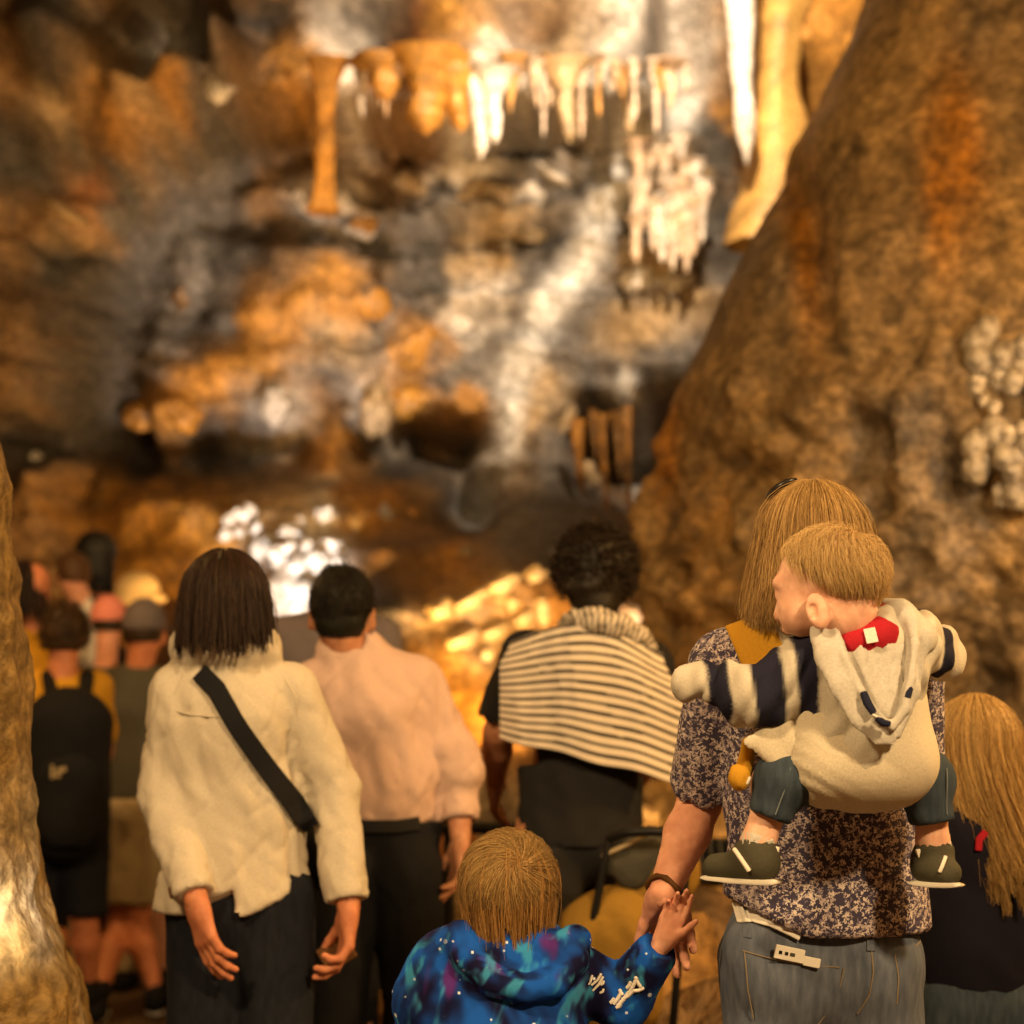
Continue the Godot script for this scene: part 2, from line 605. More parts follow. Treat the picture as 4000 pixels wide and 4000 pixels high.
# ---------------------------------------------------------------- the cave
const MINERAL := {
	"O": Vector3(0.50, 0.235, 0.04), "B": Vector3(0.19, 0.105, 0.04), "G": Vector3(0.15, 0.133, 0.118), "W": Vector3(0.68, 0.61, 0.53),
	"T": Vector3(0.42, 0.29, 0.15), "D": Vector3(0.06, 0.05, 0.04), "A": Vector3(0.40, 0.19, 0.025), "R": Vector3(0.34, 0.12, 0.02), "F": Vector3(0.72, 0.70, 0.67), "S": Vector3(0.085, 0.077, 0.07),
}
const WALL := [
	[-600, -500, 10.8, "B"], [200, -450, 11.2, "B"], [800, -450, 11.3, "O"], [1400, -450, 11.4, "T"], [2000, -450, 11.4, "T"], [2600, -450, 11.5, "W"], [3300, -450, 11.6, "O"], [200, -1100, 10.8, "B"], [1400, -1100, 10.8, "B"], [2600, -1100, 10.8, "T"],
	[-600, 0, 11.0, "B"], [100, 60, 11.6, "D"], [60, 330, 11.4, "B"], [350, 150, 11.2, "T"], [600, 120, 11.4, "O"], [560, 330, 11.9, "B"], [800, 100, 11.8, "B"], [1080, 120, 11.9, "O"],
	[1320, 100, 11.8, "W"], [1600, 110, 12.0, "R"], [1800, 60, 12.0, "A"], [2000, 90, 12.0, "W"], [2250, 110, 12.0, "T"], [2450, 80, 12.0, "W"], [2700, 80, 12.2, "W"], [3100, 80, 12.4, "O"],
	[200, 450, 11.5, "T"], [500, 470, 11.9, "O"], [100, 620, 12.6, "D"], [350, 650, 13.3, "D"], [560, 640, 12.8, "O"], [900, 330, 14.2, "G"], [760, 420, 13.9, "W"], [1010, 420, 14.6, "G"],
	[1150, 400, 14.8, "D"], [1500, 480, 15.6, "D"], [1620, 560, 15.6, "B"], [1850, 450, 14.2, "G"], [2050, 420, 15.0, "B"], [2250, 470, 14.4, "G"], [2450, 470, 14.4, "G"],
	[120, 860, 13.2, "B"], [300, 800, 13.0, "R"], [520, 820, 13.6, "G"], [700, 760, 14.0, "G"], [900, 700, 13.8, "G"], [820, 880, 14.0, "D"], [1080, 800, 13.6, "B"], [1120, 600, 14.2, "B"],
	[1250, 790, 13.1, "W"], [1400, 800, 13.2, "T"], [1550, 720, 14.0, "B"], [1700, 800, 13.8, "G"], [1850, 700, 13.7, "W"], [2050, 640, 13.8, "G"], [2000, 850, 13.6, "T"], [2200, 760, 13.6, "G"],
	[2400, 720, 13.4, "G"], [2600, 620, 13.0, "T"], [2780, 560, 13.6, "D"], [2830, 900, 13.6, "D"],
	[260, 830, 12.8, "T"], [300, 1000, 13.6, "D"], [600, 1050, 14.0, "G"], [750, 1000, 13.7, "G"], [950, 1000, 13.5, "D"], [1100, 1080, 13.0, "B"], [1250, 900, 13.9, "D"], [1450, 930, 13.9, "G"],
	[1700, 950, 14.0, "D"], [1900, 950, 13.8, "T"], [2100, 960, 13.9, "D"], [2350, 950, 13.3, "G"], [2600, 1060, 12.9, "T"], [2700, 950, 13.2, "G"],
	[100, 1250, 12.2, "B"], [250, 1300, 13.6, "D"], [500, 1300, 13.9, "D"], [720, 1250, 13.8, "G"], [900, 1280, 13.4, "B"], [1050, 1250, 13.0, "O"], [1180, 1120, 12.7, "O"], [1330, 1150, 12.7, "O"],
	[1300, 1330, 12.9, "T"], [1270, 1420, 13.0, "G"], [1480, 1250, 13.2, "G"], [1650, 1150, 13.4, "D"], [1640, 1350, 13.2, "O"], [1790, 1250, 13.4, "W"], [1900, 1350, 13.3, "G"], [2150, 1200, 13.2, "G"],
	[2350, 1180, 13.2, "G"], [2500, 1250, 13.0, "T"], [2600, 1400, 12.6, "G"],
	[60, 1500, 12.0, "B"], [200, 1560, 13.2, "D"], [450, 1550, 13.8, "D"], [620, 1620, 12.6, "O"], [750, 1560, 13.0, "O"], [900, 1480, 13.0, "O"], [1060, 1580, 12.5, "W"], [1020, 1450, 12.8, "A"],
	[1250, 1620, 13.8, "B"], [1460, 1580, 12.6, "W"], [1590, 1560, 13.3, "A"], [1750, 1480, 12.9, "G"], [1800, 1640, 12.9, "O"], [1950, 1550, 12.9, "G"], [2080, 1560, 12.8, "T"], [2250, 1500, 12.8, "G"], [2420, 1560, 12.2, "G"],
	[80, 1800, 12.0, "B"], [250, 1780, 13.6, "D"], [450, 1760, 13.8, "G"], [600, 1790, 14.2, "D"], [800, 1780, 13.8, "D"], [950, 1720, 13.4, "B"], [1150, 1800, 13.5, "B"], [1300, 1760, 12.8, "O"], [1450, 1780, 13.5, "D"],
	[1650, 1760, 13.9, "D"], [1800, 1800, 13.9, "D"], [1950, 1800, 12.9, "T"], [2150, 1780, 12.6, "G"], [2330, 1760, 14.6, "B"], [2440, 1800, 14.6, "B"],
	[150, 2100, 12.6, "B"], [380, 1950, 13.6, "A"], [550, 2000, 12.7, "A"], [750, 2050, 12.6, "A"], [900, 2150, 12.5, "A"], [650, 2300, 12.4, "A"], [1100, 2000, 12.4, "T"], [1220, 2060, 12.3, "W"], [1150, 2200, 12.0, "W"],
	[1280, 2200, 12.0, "W"], [1380, 2050, 12.3, "A"], [1500, 2150, 11.6, "B"], [1560, 2400, 10.9, "D"], [1520, 1990, 12.4, "O"], [1700, 2000, 12.6, "B"], [1840, 2040, 14.2, "D"], [1720, 2180, 11.4, "O"], [2000, 2050, 12.0, "G"], [2150, 2200, 11.2, "G"],
	[1760, 2400, 10.8, "T"], [1900, 2320, 10.9, "O"], [2000, 2450, 10.8, "T"], [1950, 2280, 10.9, "T"], [2150, 2350, 10.7, "O"], [1750, 2650, 10.4, "A"], [1900, 2800, 10.2, "A"], [2200, 2700, 10.0, "B"], [2480, 2400, 9.9, "B"],
	[400, 2700, 12.0, "A"], [1000, 2700, 11.4, "A"], [1550, 2900, 10.2, "B"], [1850, 3100, 9.6, "T"], [2400, 3000, 9.4, "B"], [1600, 3500, 9.2, "B"], [2600, 3400, 9.0, "B"],
	[3000, 500, 13.2, "O"], [3300, 900, 13.4, "O"], [3000, 1300, 13.2, "B"], [3000, 2000, 12.4, "B"], [-500, 1200, 11.4, "B"], [-500, 2400, 11.4, "B"], [4500, 300, 12.0, "B"], [4500, 2000, 11.0, "B"],
]
const FLOWS := [
	[[[2680, 380], [2560, 480], [2430, 640], [2330, 840], [2260, 1020], [2140, 1180], [2060, 1360], [1990, 1560], [1960, 1750], [1890, 1900], [1860, 1980]], 0.10, "F"],
	[[[900, 330], [900, 520], [800, 760], [720, 960], [640, 1180], [600, 1420]], 0.09, "G"],
	[[[2460, 1500], [2560, 1700], [2540, 1900]], 0.07, "F"],
	[[[820, 620], [560, 700], [430, 820]], 0.1, "G"],
]
var wall_grid := {}

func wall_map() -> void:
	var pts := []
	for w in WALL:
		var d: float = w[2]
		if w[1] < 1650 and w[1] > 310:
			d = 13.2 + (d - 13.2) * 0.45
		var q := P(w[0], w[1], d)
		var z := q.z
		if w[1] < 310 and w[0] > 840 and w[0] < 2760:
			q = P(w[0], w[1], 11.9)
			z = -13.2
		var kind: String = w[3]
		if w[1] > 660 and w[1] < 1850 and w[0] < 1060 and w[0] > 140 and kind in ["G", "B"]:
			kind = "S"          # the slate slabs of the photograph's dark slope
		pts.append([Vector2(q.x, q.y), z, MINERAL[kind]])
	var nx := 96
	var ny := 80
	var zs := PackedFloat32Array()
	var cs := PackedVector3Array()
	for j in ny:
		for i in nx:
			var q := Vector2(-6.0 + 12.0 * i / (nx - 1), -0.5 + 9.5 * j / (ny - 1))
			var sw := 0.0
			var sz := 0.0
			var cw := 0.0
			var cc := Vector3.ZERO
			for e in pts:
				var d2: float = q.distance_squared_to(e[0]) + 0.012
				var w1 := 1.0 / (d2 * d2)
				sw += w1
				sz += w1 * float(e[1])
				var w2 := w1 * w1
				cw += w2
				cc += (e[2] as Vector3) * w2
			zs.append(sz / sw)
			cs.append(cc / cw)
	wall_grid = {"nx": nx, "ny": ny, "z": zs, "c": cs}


func wall_at(x: float, y: float) -> Array:
	var nx: int = wall_grid.nx
	var u := clampf((x + 6.0) / 12.0, 0.0, 0.9999) * (nx - 1)
	var w := clampf((y + 0.5) / 9.5, 0.0, 0.9999) * (int(wall_grid.ny) - 1)
	var i := int(u)
	var j := int(w)
	var k := j * nx + i
	var zs: PackedFloat32Array = wall_grid.z
	var cs: PackedVector3Array = wall_grid.c
	u -= i
	w -= j
	return [lerpf(lerpf(zs[k], zs[k + 1], u), lerpf(zs[k + nx], zs[k + nx + 1], u), w), cs[k].lerp(cs[k + 1], u).lerp(cs[k + nx].lerp(cs[k + nx + 1], u), w)]


func wall_z(x: float, y: float) -> float:
	var z: float = wall_at(x, y)[0]
	z += 0.12 * (0.3 - absf(ridge.get_noise_2d(x * 40.0, y * 110.0))) + 0.06 * noise.get_noise_2d(x * 160.0, y * 330.0) + 0.035 * noise.get_noise_2d(x * 520.0, y * 700.0)
	# beds of rock: each juts out at its top and is undercut below
	var bed := y * 2.9 + 0.55 * noise.get_noise_2d(x * 70.0, y * 40.0) + 0.12 * noise.get_noise_2d(x * 420.0, y * 90.0)
	var step := bed - floorf(bed)
	var rich := 0.35 + 0.65 * smoothstep(2.6, 3.3, y) * (1.0 - smoothstep(4.6, 4.9, y)) * smoothstep(-1.4, -0.9, x)
	z += 0.2 * rich * (step * step - 0.4 * smoothstep(0.93, 1.0, step) - 0.3)
	# the shelf: everything above it juts out
	var ys := 4.79 + 0.05 * noise.get_noise_1d(x * 160.0) + 0.03 * noise.get_noise_1d(x * 700.0)
	var span := smoothstep(-1.75, -1.6, x) * (1.0 - smoothstep(0.75, 1.0, x))
	return z + 1.25 * smoothstep(-0.04, 0.04, y - ys) * span


# how far along a photo ray the far wall lies
func wall_hit(px: float, py: float) -> float:
	var d := 8.5
	while d < 17.0:
		var p := P(px, py, d)
		if p.z < wall_z(p.x, p.y):
			return d
		d += 0.03
	return 13.0


func pillar_hit(px: float, py: float) -> float:
	var xc := P(edge(PILLAR, py), py, 8.2).x + 2.7
	var d := 7.0
	for i in 12:
		var t := clampf(((px - 2000.0) / F * d - xc) / 2.7, -1.0, 1.0)
		d = 8.2 - 1.7 * sqrt(1.0 - t * t)
	return d


func speck(p: Vector3, f1 := 90.0, f2 := 420.0) -> float:
	return maxf(0.25, 1.0 + 0.45 * noise.get_noise_3d(p.x * f1 * 1.5, p.y * f1 * 3.5, p.z * f1) + 0.5 * noise.get_noise_3d(p.x * f2 * 1.3, p.y * f2 * 2.2, p.z * f2))


func rock_color(base: Vector3, p: Vector3) -> Color:
	var k := speck(p)
	return Color(base.x * k, base.y * k, base.z * k)


func back_wall() -> void:
	wall_map()
	var flows := []
	for fl in FLOWS:
		var line := []
		for q in fl[0]:
			var w := P(q[0], q[1], 13.1)
			line.append(Vector2(w.x, w.y))
		flows.append([line, fl[1], MINERAL[fl[2]]])
	var rows := []
	var cols := []
	var step := 0.04
	for j in int(9.0 / step):
		var row := PackedVector3Array()
		var crow := PackedColorArray()
		var y := 8.7 - j * step
		for i in int(11.4 / step):
			var x := -5.7 + i * step
			var z := wall_z(x, y)
			var wx := x + 0.16 * noise.get_noise_2d(x * 170.0, y * 170.0) + 0.06 * noise.get_noise_2d(x * 600.0, y * 600.0)
			var wy := y + 0.16 * noise.get_noise_2d(x * 170.0 + 900.0, y * 170.0) + 0.06 * noise.get_noise_2d(x * 600.0, y * 600.0 + 900.0)
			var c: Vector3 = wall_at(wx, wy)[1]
			for fl in flows:
				var q := Vector2(x + 0.3 * (wx - x), y + 0.3 * (wy - y))
				var best := 100.0
				var line: Array = fl[0]
				for s in line.size() - 1:
					best = minf(best, q.distance_to(Geometry2D.get_closest_point_to_segment(q, line[s], line[s + 1])))
				var k: float = 1.0 - smoothstep(float(fl[1]) * 0.3, float(fl[1]) * 1.9, best)
				if k > 0.0:
					c = c.lerp(fl[2], k * (0.85 + 0.25 * noise.get_noise_2d(x * 900.0 + y * 620.0, y * 60.0)))
					z += 0.05 * k
			var p := Vector3(x, y, z)
			row.append(p)
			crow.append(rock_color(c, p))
		rows.append(row)
		cols.append(crow)
	var g := Geo.new()
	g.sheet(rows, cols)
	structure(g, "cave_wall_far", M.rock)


func shell() -> void:
	# floor
	var col := func(p: Vector3, base: Vector3) -> Color: return rock_color(base, p)
	var g := Geo.new()
	var rows := []
	var cols := []
	for j in 130:
		var row := PackedVector3Array()
		var crow := PackedColorArray()
		var z := 6.5 - j * 0.17
		for i in 90:
			var x := -7.0 + i * 14.0 / 89.0
			var p := Vector3(x, 0.012 * noise.get_noise_2d(x * 90.0, z * 90.0) - 0.006, z)
			row.append(p)
			crow.append(col.call(p, Vector3(0.15, 0.095, 0.05)))
		rows.append(row)
		cols.append(crow)
	g.sheet(rows, cols, true)
	structure(g, "cave_floor", M.path)
	# roof: low over the path, high over the chamber
	g = Geo.new()
	rows = []
	cols = []
	for j in 110:
		var row := PackedVector3Array()
		var crow := PackedColorArray()
		var z := 6.5 - j * 0.2
		for i in 80:
			var x := -7.0 + i * 14.0 / 79.0
			var y := lerpf(4.25, 8.6, smoothstep(7.0, 10.0, -z)) + 0.25 * noise.get_noise_2d(x * 60.0, z * 60.0) + 0.1 * noise.get_noise_2d(x * 220.0, z * 220.0)
			var p := Vector3(x, y, z)
			row.append(p)
			crow.append(col.call(p, Vector3(0.30, 0.20, 0.11)))
		rows.append(row)
		cols.append(crow)
	g.sheet(rows, cols)
	structure(g, "cave_ceiling", M.rock)
	# walls on both sides and behind the camera
	for side in 3:
		g = Geo.new()
		rows = []
		cols = []
		for j in 60:
			var row := PackedVector3Array()
			var crow := PackedColorArray()
			var y := 9.0 - j * 0.16
			for i in 110:
				var t := 6.2 - i * 0.19
				var bump := 0.5 * noise.get_noise_2d(t * 50.0 + side * 500.0, y * 70.0) + 0.15 * noise.get_noise_2d(t * 220.0, y * 260.0)
				var p := Vector3(-5.0 + bump, y, t) if side == 0 else (Vector3(5.0 - bump, y, t) if side == 1 else Vector3(-7.0 + i * 14.0 / 109.0, y, 5.6 - bump))
				row.append(p)
				crow.append(col.call(p, Vector3(0.27, 0.17, 0.085)))
			rows.append(row)
			cols.append(crow)
		g.sheet(rows, cols, side == 0)
		structure(g, ["cave_wall_left", "cave_wall_right", "cave_wall_behind"][side], M.rock)


func edge(table: Array, y: float) -> float:
	for i in table.size() - 1:
		if y <= table[i + 1][0]:
			var t: float = clampf((y - float(table[i][0])) / (float(table[i + 1][0]) - float(table[i][0])), 0.0, 1.0)
			t = t * t * (3.0 - 2.0 * t) * 0.3 + t * 0.7
			return lerpf(table[i][1], table[i + 1][1], t)
	return table[-1][1]


# a mass of rock whose outline is given in photo rows: [[row, column], ...], at depth d, with half axes ax and az
func mass(called: String, label: String, outline: Array, d: float, ax: float, az: float, side: float, a0: float, a1: float, steps: Vector2i, colour: Callable, relief: Callable, r0: float, r1: float) -> void:
	var rows := []
	var cols := []
	for j in steps.y:
		var py := lerpf(r0, r1, float(j) / (steps.y - 1))
		var e := P(edge(outline, py), py, d)
		var row := PackedVector3Array()
		var crow := PackedColorArray()
		for i in steps.x:
			var a := lerpf(a0, a1, float(i) / (steps.x - 1))
			var dir := Vector3(-side * cos(a), 0, sin(a))
			var p := Vector3(e.x + side * ax - side * cos(a) * ax, e.y, e.z + sin(a) * az)
			var q := p + dir * float(relief.call(p, py))
			row.append(q)
			crow.append(colour.call(q, py))
		rows.append(row)
		cols.append(crow)
	var g := Geo.new()
	g.sheet(rows, cols, side < 0.0)
	var o := mesh(g, called, M.flowstone)
	tag(o, label, "rock formation")


const PILLAR := [[-900, 3800], [0, 3400], [400, 3185], [800, 2975], [1250, 2765], [1600, 2640], [2000, 2555], [2500, 2520], [3000, 2560], [3600, 2600], [4500, 2560]]

func pillars() -> void:
	var right := PILLAR
	var rel := func(p: Vector3, py: float) -> float:
		var low := smoothstep(1350.0, 1900.0, py + 180.0 * noise.get_noise_2d(p.x * 60.0, p.y * 60.0))
		var d := 0.09 * noise.get_noise_3d(p.x * 55.0, p.y * 40.0, p.z * 55.0) + 0.012 * noise.get_noise_3d(p.x * 300.0, p.y * 200.0, p.z * 300.0)
		d += 0.008 * noise.get_noise_3d(p.x * 900.0, p.y * 900.0, p.z * 900.0)
		d += low * (0.30 * (0.3 - absf(ridge.get_noise_3d(p.x * 130.0, p.y * 90.0, p.z * 130.0))) + 0.13 * cellular.get_noise_3d(p.x * 260.0, p.y * 200.0, p.z * 260.0) + 0.05 * noise.get_noise_3d(p.x * 600.0, p.y * 600.0, p.z * 600.0))
		# the groove under the rusty streak
		var gx := p.x - P(3190, 1100, 7.2).x - 0.03 * noise.get_noise_1d(p.y * 120.0)
		d -= 0.09 * exp(-gx * gx / 0.0022) * smoothstep(600.0, 850.0, py) * (1.0 - smoothstep(1250.0, 1600.0, py))
		return d
	var colr := func(p: Vector3, py: float) -> Color:
		var n1 := noise.get_noise_3d(p.x * 70.0, p.y * 55.0, p.z * 70.0)
		var c := Vector3(0.28, 0.18, 0.08).lerp(Vector3(0.40, 0.25, 0.095), clampf(n1 * 1.6 + 0.4, 0.0, 1.0))
		c = c.lerp(MINERAL.A, clampf(noise.get_noise_3d(p.x * 45.0 + 300.0, p.y * 28.0, p.z * 45.0) * 3.0 - 1.2, 0.0, 0.6))
		c = c.lerp(Vector3(0.17, 0.13, 0.09), clampf(noise.get_noise_3d(p.x * 85.0 - 400.0, p.y * 60.0, p.z * 85.0) * 3.0 - 0.3, 0.0, 0.7))
		for s in [[3235, 1080, 0.05, 350.0], [3790, 830, 0.07, 300.0], [3700, 1000, 0.05, 250.0], [2700, 1750, 0.05, 260.0]]:
			var gx: float = p.x - P(s[0], s[1], 7.0).x - 0.04 * noise.get_noise_1d(p.y * 90.0)
			var gy: float = (py - s[1]) / s[3]
			c = c.lerp(Vector3(0.36, 0.15, 0.018), clampf(exp(-gx * gx / (s[2] * s[2])) * exp(-gy * gy) * 1.2, 0.0, 1.0))
		var k := 1.0 + 0.5 * noise.get_noise_3d(p.x * 300.0, p.y * 300.0, p.z * 300.0) + 0.9 * noise.get_noise_3d(p.x * 1000.0, p.y * 1000.0, p.z * 1000.0)
		return Color(c.x * k, c.y * k, c.z * k)
	mass("flowstone_pillar", "huge leaning brown flowstone pillar with rusty streaks and a rubbly foot", right, 8.2, 2.7, 1.7, 1.0, -0.9, 2.2, Vector2i(230, 300), colr, rel, -900.0, 4350.0)
	# the rock at the edge of the path
	var left := [[900, -300], [1400, -160], [1700, -40], [1900, 5], [2080, -5], [2250, 44], [2330, 30], [2500, 66], [2750, 84], [3000, 70], [3200, 92], [3400, 140], [3520, 150], [3700, 225], [3850, 292], [4000, 318], [4300, 350], [4900, 380]]
	var rel2 := func(p: Vector3, _py: float) -> float:
		return 0.028 * noise.get_noise_3d(p.x * 260.0, p.y * 230.0, p.z * 260.0) + 0.035 * (0.3 - absf(ridge.get_noise_3d(p.x * 260.0, p.y * 200.0, p.z * 260.0))) + 0.006 * noise.get_noise_3d(p.x * 1500.0, p.y * 1500.0, p.z * 1500.0)
	var col2 := func(p: Vector3, _py: float) -> Color:
		var n1 := noise.get_noise_3d(p.x * 220.0, p.y * 160.0, p.z * 220.0)
		var c := Vector3(0.27, 0.17, 0.055).lerp(Vector3(0.36, 0.3, 0.2), clampf(n1 * 2.0, 0.0, 1.0))
		var k := 1.0 + 0.35 * noise.get_noise_3d(p.x * 900.0, p.y * 900.0, p.z * 900.0) + 0.3 * noise.get_noise_3d(p.x * 2600.0, p.y * 2600.0, p.z * 2600.0)
		return Color(c.x * k, c.y * k, c.z * k)
	mass("rock_column", "lumpy tan rock column at the edge of the path lit white from its far side", left, 4.25, 0.62, 0.5, -1.0, -0.9, 2.6, Vector2i(150, 240), col2, rel2, 900.0, 4900.0)


func dripstone(called: String, label: String, group: String, a: Vector3, b: Vector3, r0: float, r1: float, base: Vector3, foot := 0.0) -> void:
	var rings := 22
	var sides := 16
	var rows := []
	var cols := []
	var k := a.x * 13.7 + a.y * 5.1
	for j in rings + 1:
		var t := float(j) / rings
		var row := PackedVector3Array()
		var crow := PackedColorArray()
		var r := lerpf(r0, r1, pow(t, 0.75)) * (1.0 + 0.45 * noise.get_noise_2d(t * 260.0, k * 100.0))
		r *= 1.0 + 0.9 * pow(1.0 - t, 5.0) + foot * pow(t, 6.0)
		if foot == 0.0:
			r *= clampf((1.0 - t) * 9.0, 0.12, 1.0)
		var c := a.lerp(b, t) + Vector3(noise.get_noise_2d(t * 50.0, k * 70.0), 0, noise.get_noise_2d(t * 50.0, k * 90.0)) * r0 * 0.8
		for i in sides:
			var ang := TAU * i / sides
			var p := c + Vector3(cos(ang), 0, sin(ang)) * r * (1.0 + 0.4 * noise.get_noise_3d(cos(ang) * 90.0, t * 60.0 + k * 50.0, sin(ang) * 90.0))
			row.append(p)
			crow.append(rock_color(base, p))
		rows.append(row)
		cols.append(crow)
	var g := Geo.new()
	g.sheet(rows, cols, false, true)
	var o := mesh(g, called, M.wet)
	tag(o, label, called.replace("_", " ") if called != "dripstone_column" else "column", group)


func formations() -> void:
	# column and draperies under the shelf
	dripstone("dripstone_column", "orange dripstone column joining the rock shelf to the white lumps", "", P(1290, 230, 11.85), P(1265, 830, 12.75), 0.055, 0.045, MINERAL.O, 0.9)
	dripstone("dripstone_column", "long white dripstone column hanging beside the great pillar", "", P(2870, -300, 11.6), P(2915, 640, 11.9), 0.075, 0.045, MINERAL.W)
	dripstone("dripstone_column", "thick bulging orange dripstone column against the great pillar", "", P(3080, -200, 12.4), P(3010, 960, 12.4), 0.13, 0.17, Vector3(0.62, 0.36, 0.1), 0.6)
	dripstone("dripstone_column", "pale yellow dripstone column behind the long white one", "", P(2990, -300, 12.9), P(2960, 560, 12.9), 0.1, 0.07, MINERAL.T, 0.3)
	for s in [[1520, 290, 390, 0.12, "O", "short stubby orange stalactite under the shelf beside the orange column"], [1700, 280, 520, 0.16, "O", "broad orange drapery of stalactite under the shelf"], [1780, 300, 510, 0.10, "O", "orange stalactite beside the broad drapery"],
			[1860, 290, 620, 0.06, "W", "thin white stalactite beside the orange drapery"], [1925, 340, 560, 0.06, "W", "stubby white stalactite in the dark recess under the shelf"], [2215, 300, 560, 0.07, "T", "tan stalactite with pale tip under the lit ceiling"],
			[2450, 320, 520, 0.05, "T", "narrow tan stalactite above the top of the pale flowstone"]]:
		var d := 11.8 if s[0] < 2450 else 12.3
		dripstone("stalactite", s[5], "", P(s[0], s[1] - 60, d), P(s[0] + 6, s[2], d), s[3], s[3] * 0.45, MINERAL[s[4]])
	rng.seed = 7
	for i in 44:
		var px := 1420.0 + i * 29.0 + rng.randf_range(-26, 26)
		var top := 240.0 + rng.randf_range(-40, 30)
		dripstone("stalactite", "pale tan stalactite in the fringe under the bright ceiling", "stalactites of the bright fringe", P(px, top, 11.8 + rng.randf_range(-0.1, 0.15)), P(px + rng.randf_range(-8, 8), top + 60.0 + 230.0 * pow(rng.randf(), 1.8), 11.85), rng.randf_range(0.014, 0.045), 0.01, (MINERAL.W as Vector3).lerp(MINERAL.O, rng.randf_range(0.2, 1.0)))
	for i in 26:
		var px := 2480.0 + rng.randf_range(0, 270)
		var top := 560.0 + rng.randf_range(0, 330)
		dripstone("stalactite", "creamy stalactite in the lit cascade beside the pale flowstone", "stalactites of the lit cascade", P(px, top - 40, 12.5), P(px, top + rng.randf_range(80, 220), 12.5), rng.randf_range(0.025, 0.06), 0.018, (MINERAL.W as Vector3).lerp(MINERAL.O, rng.randf_range(0.0, 0.6)))
	for s in [[2262, 1690, 250, 0.03, 0.2], [2318, 1650, 150, 0.016, 0.6], [2352, 1670, 330, 0.02, 0.1], [2410, 1660, 220, 0.026, 0.7], [2448, 1640, 390, 0.018, 0.3]]:
		dripstone("stalactite", "slim amber stalactite in the dark hollow behind the curly haired man", "stalactites of the amber hollow", P(s[0], s[1] - 50, 12.3), P(s[0] + 14, s[1] + s[2], 12.3), s[3], s[3] * 0.6, (MINERAL.O as Vector3).lerp(MINERAL.B, s[4]))
	# pale lumps on the ledges
	var lumps := [
		[1230, 790, 12.8, 90, 50, "W", "white calcite mound at the foot of the orange column"], [1330, 780, 12.9, 60, 45, "W", "small white calcite mound beside the foot of the orange column"], [1410, 890, 13.2, 60, 40, "W", "pale lump on the upper ledge below the dark recess"],
		[1420, 870, 13.1, 50, 35, "O", "small orange lump on the upper ledge"], [1600, 700, 13.5, 70, 50, "T", "tan knob in the middle of the upper ledge"], [1740, 740, 13.3, 60, 60, "G", "grey knob on the ledge"], [1900, 760, 13.2, 130, 60, "T", "broad tan boulder on the ledge below the white stalactites"],
		[2080, 760, 13.1, 55, 70, "W", "pale upright knob on the ledge beside the flowstone"], [2160, 670, 13.0, 90, 22, "W", "thin white slab on the ledge beside the flowstone"], [2050, 900, 13.2, 120, 30, "T", "flat tan slab along the ledge"], [1790, 1250, 12.9, 32, 55, "W", "small white stump on the grey slope"],
		[1640, 1360, 12.9, 36, 90, "O", "narrow orange rib on the grey slope"], [1065, 1580, 12.2, 40, 70, "W", "white stump on the orange rock"], [1460, 1600, 12.3, 70, 90, "T", "tan tooth of rock below the grey slope"], [1575, 1570, 12.6, 60, 60, "A", "amber boulder beside the tan tooth of rock"],
		[560, 1620, 12.2, 90, 50, "O", "orange ledge block on the dark wall"], [700, 1610, 12.3, 90, 55, "O", "wide orange ledge block beside the dark wall"], [250, 820, 12.4, 100, 26, "T", "thin tan slab on the dark grey wall"], [860, 330, 13.2, 30, 70, "W", "white knob under the end of the shelf"],
		[2510, 1080, 12.6, 75, 60, "W", "square white block beside the pillar"], [2640, 1090, 12.5, 70, 70, "W", "rounded white block against the pillar"], [2900, 830, 11.9, 40, 60, "W", "bright white knob at the pillar edge"], [2280, 1850, 12.0, 60, 50, "T", "tan boulder in the amber hollow"],
		[2200, 1650, 11.9, 40, 70, "T", "pale tooth of rock above the amber hollow"], [1500, 2020, 12.0, 26, 50, "W", "small bright stump above the dark rock"], [1610, 2010, 12.0, 28, 26, "O", "small orange ball of rock above the dark rock"], [1825, 2165, 11.0, 32, 40, "T", "pink pale ball of rock above the glowing ledge"],
		[135, 1795, 11.6, 26, 30, "W", "tiny white knob on the dark wall"], [720, 1150, 13.2, 40, 60, "B", "brown knob on the grey slope"], [1450, 1180, 12.5, 70, 60, "O", "orange block at the top of the orange rock"], [2520, 3190, 7.6, 45, 45, "T", "pale rounded stone beside the handrail"],
	]
	for l in lumps:
		var d: float = wall_hit(l[0], l[1]) - 0.02 if l[1] < 3000 else l[2]
		var c := P(l[0], l[1], d)
		var r := Vector3(l[3], l[4], (l[3] + l[4]) * 0.6) * (d / F)
		var g := Geo.new()
		var base: Vector3 = MINERAL[l[5]]
		g.lump(c - Vector3(0, 0, r.z * 0.4), r, Basis(Vector3(0.3, 1, 0.1).normalized(), l[0] * 0.013), noise, 0.5, 90.0, 14, func(p): return rock_color(base, p))
		tag(mesh(g, "rock_lump", M.wet), l[6], "rock")
	# bright crystals behind the visitors
	for l in [[930, 2080, 18, 24], [1050, 2110, 22, 26], [1120, 2140, 20, 30], [1200, 2130, 24, 22], [1320, 2200, 20, 34], [1180, 2290, 20, 26], [1000, 2060, 16, 30], [1260, 2260, 22, 26], [900, 2030, 24, 32], [955, 2015, 28, 44], [1010, 2150, 38, 40], [1080, 2165, 36, 42], [1160, 2215, 34, 46], [1240, 2190, 44, 44], [1300, 2130, 28, 46], [1210, 2300, 18, 80], [980, 1990, 20, 32], [1130, 2080, 44, 28], [1270, 2020, 50, 38], [880, 2090, 24, 24]]:
		var c := P(l[0], l[1], wall_hit(l[0], l[1]) - 0.06)
		var r := Vector3(l[2], l[3], l[2]) * (11.75 / F)
		var g := Geo.new()
